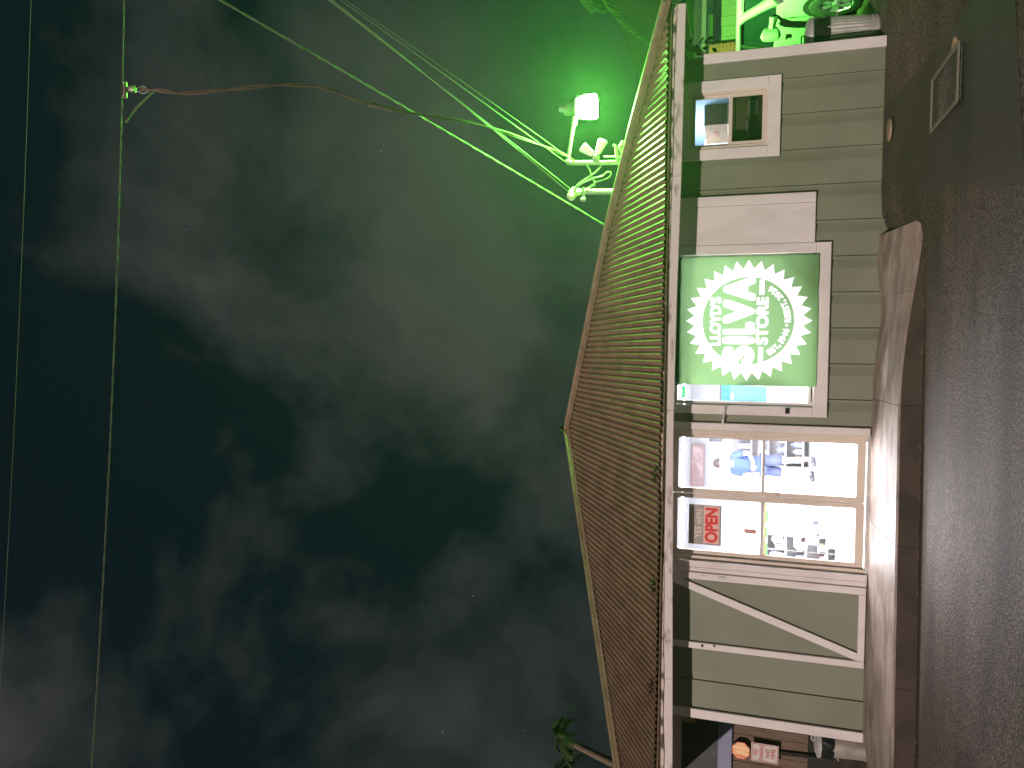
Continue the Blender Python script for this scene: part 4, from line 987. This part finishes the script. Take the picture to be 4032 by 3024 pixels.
# lower body ends at the belt line; its deck rises into the bonnet
low = [(-3.30, sec(0.74, 0.34, 0.98, 1.00, 0.66)), (-3.22, sec(0.82, 0.24, 1.00, 1.02, 0.74)), (-2.6, sec(0.85, 0.20, 1.02, 1.03, 0.78)), (-1.2, sec(0.85, 0.20, 1.02, 1.03, 0.78)), (-0.5, sec(0.85, 0.20, 1.02, 1.04, 0.78)),
       (0.05, sec(0.85, 0.20, 1.00, 1.06, 0.74)), (0.40, sec(0.84, 0.22, 0.94, 0.99, 0.68)), (0.62, sec(0.80, 0.26, 0.82, 0.88, 0.62)), (0.72, sec(0.70, 0.34, 0.70, 0.74, 0.56))]
body = car_loft(low, M_CARPAINT, "body", car)
gh = [(-3.18, [(0.74, 1.03), (0.73, 1.06)]), (-2.95, [(0.78, 1.03), (0.69, 1.44)]), (-2.7, [(0.78, 1.03), (0.66, 1.50)]), (-0.62, [(0.78, 1.03), (0.66, 1.50)]), (-0.42, [(0.78, 1.03), (0.67, 1.43)]), (0.12, [(0.75, 1.05), (0.745, 1.07)])]
car_loft(gh, M_CARGLASS, "glasshouse", car, False)
# roof skin and pillars standing proud of the glass
roofp = [(-2.98, [(0.70, 1.455), (0.62, 1.485)]), (-2.7, [(0.675, 1.505), (0.58, 1.545)]), (-1.6, [(0.675, 1.51), (0.58, 1.565)]), (-0.62, [(0.675, 1.505), (0.58, 1.55)]), (-0.44, [(0.68, 1.455), (0.60, 1.49)])]
car_loft(roofp, M_CARPAINT, "roof_skin", car)
for s_ in (-1, 1):
    MB().tube([(-0.62, s_ * 0.685, 1.505), (-0.44, s_ * 0.70, 1.445), (-0.12, s_ * 0.74, 1.24), (0.16, s_ * 0.765, 1.04)], [0.042, 0.055, 0.060, 0.080], 10).build("pillar", M_CARPAINT, car, smooth=True)
    for xx in (-1.45, -2.45):
        MB().tube([(xx, s_ * 0.688, 1.48), (xx - 0.02, s_ * 0.79, 1.03)], 0.030, 8).build("pillar", M_BLACK, car, smooth=True)
    MB().tube([(-2.95, s_ * 0.70, 1.47), (-2.6, s_ * 0.685, 1.515), (-0.7, s_ * 0.685, 1.515), (-0.44, s_ * 0.69, 1.46)], 0.028, 8).build("roof_rail", M_CARPAINT, car, smooth=True)
    mr = MB().tube([(-0.44, s_ * 0.955, 0.985), (-0.44, s_ * 0.965, 1.01), (-0.445, s_ * 0.97, 1.10), (-0.45, s_ * 0.965, 1.19), (-0.45, s_ * 0.955, 1.215)], [0.05, 0.088, 0.096, 0.085, 0.045], 14)
    mr.tube([(-0.30, s_ * 0.80, 1.07), (-0.36, s_ * 0.88, 1.08), (-0.42, s_ * 0.95, 1.09)], [0.055, 0.045, 0.05], 8)
    mo = mr.build("door_mirror", M_CARPAINT, car, smooth=True)
    MB().box(-0.95, -0.82, s_ * 0.852 - 0.012, s_ * 0.852 + 0.012, 0.86, 0.89).build("door_handle", M_BLACK, car)
    for xx in (-0.28, -1.42): MB().box(xx - 0.004, xx + 0.004, s_ * 0.8495 - 0.004, s_ * 0.8495 + 0.004, 0.34, 0.96).build("door_gap", M_BLACK, car)
    MB().tube([(0.60, s_ * 0.66, 0.70), (0.70, s_ * 0.60, 0.70)], [0.10, 0.07], 12).build("headlight", mat("headlight_lens", (0.7, 0.72, 0.74), 0.1), car, smooth=True)
MB().box(-3.6, 0, -0.01, 0.01, 0, 0) if False else None
for ax in (0.0, -2.45):
    for s_ in (-1, 1):
        w_ = group_part("wheel", car); w_.location = (ax, s_ * 0.78, 0.33); w_.rotation_euler = (R(90), 0, 0)
        MB().lathe([(0.20, -0.09), (0.30, -0.10), (0.325, -0.085), (0.335, -0.05), (0.335, 0.05), (0.325, 0.085), (0.30, 0.10), (0.20, 0.09)], n=36).build("tyre", M_TYRE, w_, smooth=True)
        rim = MB().lathe([(0.215, -0.07), (0.222, 0.085), (0.205, 0.09), (0.19, 0.06), (0.19, -0.05)], n=32)
        for k in range(6):
            a = k * math.pi / 3; ca, sa = math.cos(a), math.sin(a)
            q = []
            for (u, v, z) in ((0.03, -0.030, 0.075), (0.03, 0.030, 0.075), (0.20, 0.052, 0.080), (0.20, -0.052, 0.080), (0.03, -0.030, 0.04), (0.03, 0.030, 0.04), (0.20, 0.052, 0.055), (0.20, -0.052, 0.055)):
                q.append((u * ca - v * sa, u * sa + v * ca, z * (1)))
            rim.add(q, [(0, 1, 2, 3), (7, 6, 5, 4), (0, 4, 5, 1), (1, 5, 6, 2), (2, 6, 7, 3), (3, 7, 4, 0)])
        rim.lathe([(0.0, 0.095), (0.05, 0.09), (0.055, 0.05)], n=16)
        ro = rim.build("rim", M_RIM, w_, smooth=True)
        if s_ < 0: ro.rotation_euler = (0, 0, 0)
        else: ro.rotation_euler = (R(180), 0, 0)
        # dark arch standing slightly proud of the flank
        pr = [(ax + rr_ * math.cos(t), 0.33 + rr_ * math.sin(t)) for rr_, rng in ((0.40, np.linspace(-0.25, math.pi + 0.25, 20)),) for t in rng]
        MB().prism(pr, s_ * 0.60, s_ * 0.856, "y").build("wheel_arch", mat("arch_black", (0.006, 0.006, 0.007), 0.9), car)
# front-axle near wheel stands at the point seen in the photograph
gz = 0.20
near = Vector((0, -0.80, 0)); rot = Matrix.Rotation(HEAD, 3, "Z"); off = Vector((4.52, 10.40, gz)) - rot @ near
car.location = (off.x, off.y, gz)

# ================================================================== RIGHT-HAND NEIGHBOUR, FENCE, PLANTS
fence = thing("board_fence", "green lit upright board fence behind the parked car", "fence", (7.1, 15.0, 0.10))
fence.scale = (1.19, 1.0, 1.10)
M0 = None
for k in range(40):
    w_ = 0.155
    if M0 is None: M0 = MB().cbox(-w_ / 2, w_ / 2, -0.010, 0.012, 0.0, 1.80, 0.004).build("board", M_FENCE, fence); o = M0
    else: o = copy_obj(M0, fence)
    o.location = (-1.92 + k * 0.162, random.uniform(-0.003, 0.003), random.uniform(-0.006, 0.006))
for z in (0.4, 1.4): MB().box(-2.0, 4.5, 0.0145, 0.06, z, z + 0.09).build("rail", M_FENCE, fence)
nh = thing("neighbour_house", "dark house with pale porch rails behind the fence at right", "house", (9.3, 19.1, -0.256))
nh.scale = (1.16, 1.16, 1.16)
MB().box(-4.0, 6.0, 0.0, 5.0, 0.0, 2.9).build("wall", M_NEIGH, nh)
MB().prism([(-4.3, 2.9), (6.3, 2.9), (1.0, 5.0)], -0.4, 5.4, "y").build("roof", mat("dark_shingle", (0.009, 0.010, 0.009), 0.95), nh)
MB().box(-2.1, 2.5, -1.2, -1.12, 2.38, 2.46).build("porch_beam", M_NEIGHTRIM, nh)
MB().box(-1.75, -1.25, -0.9, -0.83, 2.26, 2.36).build("rail_end", M_NEIGHTRIM, nh)
MB().box(-1.90, -1.55, -1.3, -1.22, 0.0, 2.33).build("porch_post", M_NEIGHTRIM, nh) if False else None
wn_ = MB().box(-1.85, -0.6, -0.06, -0.02, 1.5, 2.45).build("window", mat("dark_pane", (0.02, 0.03, 0.03), 0.1), nh)
MB().box(-1.6, -1.2, -0.075, -0.062, 1.7, 2.05).build("blind", M_NEIGHTRIM, wn_)
pil = thing("brick_pillar", "slim red brick pillar top beside the store's right corner", "pillar", (5.72, 14.75, 0.10))
pil.scale = (1.19, 1.19, 1.10)
B0 = None
for k in range(34):
    if B0 is None: B0 = MB().cbox(-0.075, 0.075, -0.10, 0.10, 0.0, 0.050, 0.004).build("brick", M_BRICK, pil); o = B0
    else: o = copy_obj(B0, pil)
    o.location = (random.uniform(-.003, .003), 0, k * 0.0585)
MB().box(-0.066, 0.066, -0.09, 0.09, 0.0, 1.985).build("mortar", mat("mortar", (0.08, 0.07, 0.065), 0.9), pil)

def leaf_blade(L, W):
    """small pointed leaf along +x with a fold"""
    vs = [(0, 0, 0), (L * .35, W * .5, .02 * L), (L * .35, -W * .5, .02 * L), (L * .7, W * .38, 0), (L * .7, -W * .38, 0), (L, 0, -.06 * L), (L * .35, 0, -.03 * L), (L * .7, 0, -.05 * L)]
    return vs, [(0, 6, 1), (0, 2, 6), (1, 6, 7, 3), (6, 2, 4, 7), (3, 7, 5), (7, 4, 5)]
vine = thing("hanging_vine", "small vine with glossy leaves beside the store's right eave", "vine", (3.58, 9.05, 2.16))
MB().tube([(0, 0, 0.28), (0.02, 0, 0.16), (0.0, 0.01, 0.02), (0.05, 0.0, -0.06), (0.03, 0.0, -0.2)], 0.005, 6).tube([(0.0, 0.01, 0.02), (-0.06, 0, -0.05), (-0.10, 0.01, -0.13)], 0.004, 6).build("stem", M_LEAF, vine, smooth=True)
lm = None
for k in range(16):
    vs, fs = leaf_blade(0.085, 0.042)
    if lm is None: lm = MB().add(vs, fs).build("leaf", M_LEAF, vine); o = lm
    else: o = copy_obj(lm, vine)
    t = k / 15; o.location = (0.02 + random.uniform(-.06, .06), random.uniform(-.03, .03), 0.22 - 0.42 * t); o.rotation_euler = (random.uniform(-1, 1), random.uniform(0.1, 1.1), random.uniform(0, 6.28))

def palm(label, base, top, lean, n_fr, fl, seed, group="palms behind the roofs", leaf=None):
    rr = random.Random(seed); t = thing("palm_tree", label, "palm tree", base, group)
    b = Vector(base); tp = Vector(top); pth = []
    for i in range(13):
        u = i / 12; p = (tp - b) * u; p += Vector((lean * math.sin(u * math.pi), 0, 0)); pth.append(p)
    MB().tube(pth, [0.17 - 0.08 * i / 12 for i in range(13)], 12).build("trunk", M_BARK, t, smooth=True)
    mb = MB()
    for k in range(n_fr):
        az = 2 * math.pi * k / n_fr + rr.uniform(-.2, .2); el = rr.uniform(-0.25, 1.15); L = fl * rr.uniform(0.8, 1.1)
        d = Vector((math.cos(az) * math.cos(el), math.sin(az) * math.cos(el), math.sin(el)))
        sp = []
        for i in range(13):
            u = i / 12; sp.append((tp - b) + d * L * u + Vector((0, 0, -1)) * L * 0.75 * u * u)
        mb.tube(sp, [0.022 - 0.018 * i / 12 for i in range(13)], 5)
        for i in range(2, 13):
            tg = (sp[min(i + 1, 12)] - sp[i - 1]).normalized(); sd = tg.cross(Vector((0, 0, 1))).normalized()
            for s_ in (-1, 1):
                for q in range(2):
                    ll = L * (0.34 - 0.20 * i / 12) * rr.uniform(0.8, 1.15)
                    dr = (sd * s_ + tg * 0.7 + Vector((0, 0, -0.35 + rr.uniform(-.25, .15)))).normalized(); p0 = sp[i] - tg * (q * L / 26)
                    wv = tg * 0.020
                    p1 = p0 + dr * ll * .55; p2 = p0 + dr * ll + Vector((0, 0, -0.18 * ll))
                    mb.add([p0 - wv, p0 + wv, p1 + wv * .9, p1 - wv * .9, p2], [(0, 1, 2, 3), (3, 2, 4)])
    mb.build("crown", leaf or M_LEAF, t)
palm("small leaning palm far behind the roof at the left", (-11.4, 20.0, 0.0), (-10.75, 20.0, 6.2), -0.5, 15, 0.85, 4)
palm("palm at the far left edge behind the roof", (-12.3, 21.0, 0.0), (-12.35, 21.0, 6.35), 0.3, 14, 1.0, 9)
palm("palm fronds above the right end of the roof", (7.1, 13.4, 0.2), (6.95, 13.3, 4.25), 0.25, 18, 1.45, 5, leaf=mat("dimmed_frond_green", (0.016, 0.024, 0.008), 0.6))  # dimness put into this palm's leaf colour to offset the strong lamp

# ================================================================== LEFT-HAND NEIGHBOUR AND SIGNS
cp = thing("carport_wall", "brown grooved wall with blue beam and dark upper part at left", "wall", (-6.5, 12.6, 0.0))
B1 = None
for k in range(34):
    if B1 is None: B1 = MB().cbox(-0.074, 0.074, 0.0, 0.03, 0.42, 1.585, 0.006).build("board", M_BROWNBD, cp); o = B1
    else: o = copy_obj(B1, cp)
    o.location = (-2.7 + k * 0.152, random.uniform(-.004, .004), 0)
MB().box(-2.9, 2.6, 0.034, 0.10, 0.0, 3.2).build("backing", mat("near_black_board", (0.03, 0.026, 0.024), 0.9), cp)
MB().cbox(-2.9, 2.6, -0.05, 0.032, 1.59, 1.815, 0.008).build("beam", M_BLUEBEAM, cp)
MB().box(-2.9, 2.6, -0.005, 0.0325, 1.817, 3.0).build("upper_wall", M_DARKWALL, cp)
MB().box(-2.9, 2.6, 0.004, 0.033, 0.05, 0.415).build("base_board", mat("dark_base", (0.022, 0.019, 0.018), 0.9), cp)
bxx = thing("meter_box", "small yellowish box with dark vent under the left eave", "meter box", (-5.95, 12.585, 2.12))
MB().cbox(-0.17, 0.06, -0.10, 0.0, 0.06, 0.30, 0.01).build("box", mat("yellowed_enamel", (0.36, 0.31, 0.18), 0.6), bxx)
MB().cbox(-0.12, 0.17, -0.09, 0.0, -0.12, 0.05, 0.01).build("vent", mat("dark_vent", (0.02, 0.02, 0.022), 0.6), bxx)
M_SGW = mat("sign_white_sheeting", (0.62, 0.58, 0.54), 0.4, var=0.4, vscale=9); M_SGR = mat("sign_red_sheeting", (0.42, 0.06, 0.045), 0.4)
M_OCT = mat("worn_sheeting_painted_glow", (0.95, 0.62, 0.34), 0.35, var=0.9, vscale=5, col2=(0.75, 0.20, 0.10), stretch=(3, 1, 0.6), mask=(0.5, 0.62))  # warm reflected glow is painted into the worn face's base colour
sg = thing("sign_post", "NO PARKING ANY TIME sign with worn red octagon above it", "sign", (-6.47, 12.53, 0.05))
MB().tube([(0.07, 0.02, 0.0), (0.0, 0.02, 1.5)], 0.022, 8).build("post", mat("dark_post", (0.05, 0.045, 0.045), 0.6, metal=0.4), sg, smooth=True)
oc = [(0.155 * math.cos(R(22.5 + 45 * i)), 1.40 + 0.155 * math.sin(R(22.5 + 45 * i))) for i in range(8)]
oc2 = [(u * 0.9, 1.40 + (w - 1.40) * 0.9) for u, w in oc]
MB().prism(oc, -0.010, -0.006, "y").build("octagon_plate", M_SGR, sg); MB().prism(oc2, -0.0135, -0.0105, "y").build("octagon_face", M_OCT, sg)
rows = [("NO", 1.14, 1.21, 0.05), ("PARKING", 1.045, 1.115, 0.125), ("ANY", 0.955, 1.02, 0.075), ("TIME", 0.865, 0.93, 0.09)]
lays = [([np.array([(-0.14, 0.83), (0.14, 0.83), (0.14, 1.23), (-0.14, 1.23)])], 1), ([np.array([(-0.13, 0.84), (0.13, 0.84), (0.13, 1.22), (-0.13, 1.22)])], 2)]
for w_, z0, z1, hw in rows: lays.append((fit_loops(text_loops(w_, 0.03), -hw, hw, z0, z1), 3))
printed_sheet("parking_plate", -0.15, 0.15, 0.82, 1.24, lays, [M_SGW, M_SGR, M_SGW, M_SGR], sg, 4, loc=(0.02, -0.014, 0))
MB().box(-0.13, 0.17, -0.012, -0.007, 0.82, 1.24).build("plate_back", M_STEEL, sg)

# ================================================================== SMALL THINGS ON THE GROUND
uc = thing("utility_cover", "rough rectangular utility cover set in the asphalt", "utility cover", (2.22, 7.05, ground_z(2.22, 7.05)))
MB().box(-0.205, 0.205, -0.40, 0.40, 0.004, 0.014).build("lid", asphalt_mat("cover_concrete", (0.13, 0.115, 0.098), (0.07, 0.06, 0.05), 0.9), uc)
MB().frame(-0.235, 0.235, -0.43, 0.43, -0.212, 0.212, -0.407, 0.407, 0.005, 0.020, 0.004, 1).build("rim", mat("rusty_rim", (0.17, 0.15, 0.12), 0.7), uc, rot=(R(90), 0, 0), loc=(0, 0, 0.024))
vc = thing("valve_cap", "oval tan valve cover close to the wall", "cover", (2.30, 8.42, ground_z(2.30, 8.42) + 0.006))
MB().lathe([(0.115, 0), (0.112, 0.012), (0.10, 0.014), (0.0, 0.013)], n=24).build("cap", mat("tan_cap", (0.33, 0.23, 0.15), 0.7, var=0.8, vscale=14), vc, smooth=True)
vc2 = thing("valve_cap", "small tan cap beside the utility cover's far corner", "cover", (2.52, 6.88, ground_z(2.52, 6.88) + 0.006))
MB().lathe([(0.062, 0), (0.06, 0.010), (0.0, 0.011)], n=18).build("cap", mat("tan_cap2", (0.42, 0.28, 0.18), 0.7), vc2, smooth=True)
# dry leaf bits along the foot of the step and on the lot
lt = MB(); rl = random.Random(21)
def bit(x, y, z, s):
    a = rl.uniform(0, 6.28); c_, s_ = math.cos(a), math.sin(a)
    q = [(-s, -s * .35), (s * .2, -s * .45), (s, 0), (s * .1, s * .45)]
    lt.add([(x + u * c_ - v * s_, y + u * s_ + v * c_, z + rl.uniform(0.002, s * .5)) for u, v in q], [(0, 1, 2, 3)])
for k in range(420):
    x = rl.uniform(-6, 1.1); y = APR_Y0(x) - abs(rl.gauss(0, 0.035)) - 0.012; bit(x, y, ground_z(x, y) + 0.002, rl.uniform(0.006, 0.022))
for k in range(160):
    x, y = rl.uniform(-6, 4), rl.uniform(4.2, 7.4); bit(x, y, ground_z(x, y) + 0.004, rl.uniform(0.005, 0.016))
for k in range(90):
    x = rl.uniform(1.3, 3.3); y = 8.66 - abs(rl.gauss(0, 0.06)); bit(x, y, ground_z(x, y) + 0.004, rl.uniform(0.006, 0.02))
tag(lt.build("leaf_litter", mat("dry_leaf", (0.30, 0.20, 0.11), 0.8, var=0.8, vscale=30, col2=(0.14, 0.09, 0.05))), "dry leaf bits gathered along the foot of the step", kind="stuff")
# moss clumps in the gutter line of the roof
for k, (x, wh) in enumerate(((-1.33, "above the gap between the two doors"), (-2.62, "above the sliding door's right edge"), (-3.75, "above the sliding door's left edge"), (-5.0, "near the left end of the eave"))):
    mb = MB(); rm = random.Random(k)
    for q in range(70):
        vs, fs = leaf_blade(0.035, 0.018); a, b = rm.uniform(0, 6.28), rm.uniform(-0.9, 0.9)
        mt = Matrix.Translation((rm.gauss(0, 0.06), rm.uniform(-0.02, 0.05), rm.gauss(0.01, 0.02))) @ Matrix.Rotation(a, 4, "Z") @ Matrix.Rotation(b, 4, "Y")
        mb.add([mt @ Vector(v) for v in vs], fs)
    o = mb.build("debris_clump", mat("dark_moss", (0.035, 0.030, 0.022), 0.9), None, loc=(x, EY + 0.05, EZ + 0.055)); tag(o, "dark leaf clump caught on the roof edge " + wh, "leaf clump", "leaf clumps on the eave")

# ================================================================== HAZE
hz = MB().box(-46, 46, -13, 56, -1.2, 9.4)
hm_ = bpy.data.materials.new("night_haze"); hm_.use_nodes = True
n, l = hm_.node_tree.nodes, hm_.node_tree.links; n.clear()
ho = n.new("ShaderNodeOutputMaterial"); hv = n.new("ShaderNodeVolumePrincipled")
hv.inputs["Color"].default_value = (0.9, 0.93, 0.95, 1); hv.inputs["Density"].default_value = 0.0010; hv.inputs["Anisotropy"].default_value = 0.6
l.new(hv.outputs[0], ho.inputs["Volume"])
tag(hz.build("haze", hm_), "thin night haze", kind="stuff")
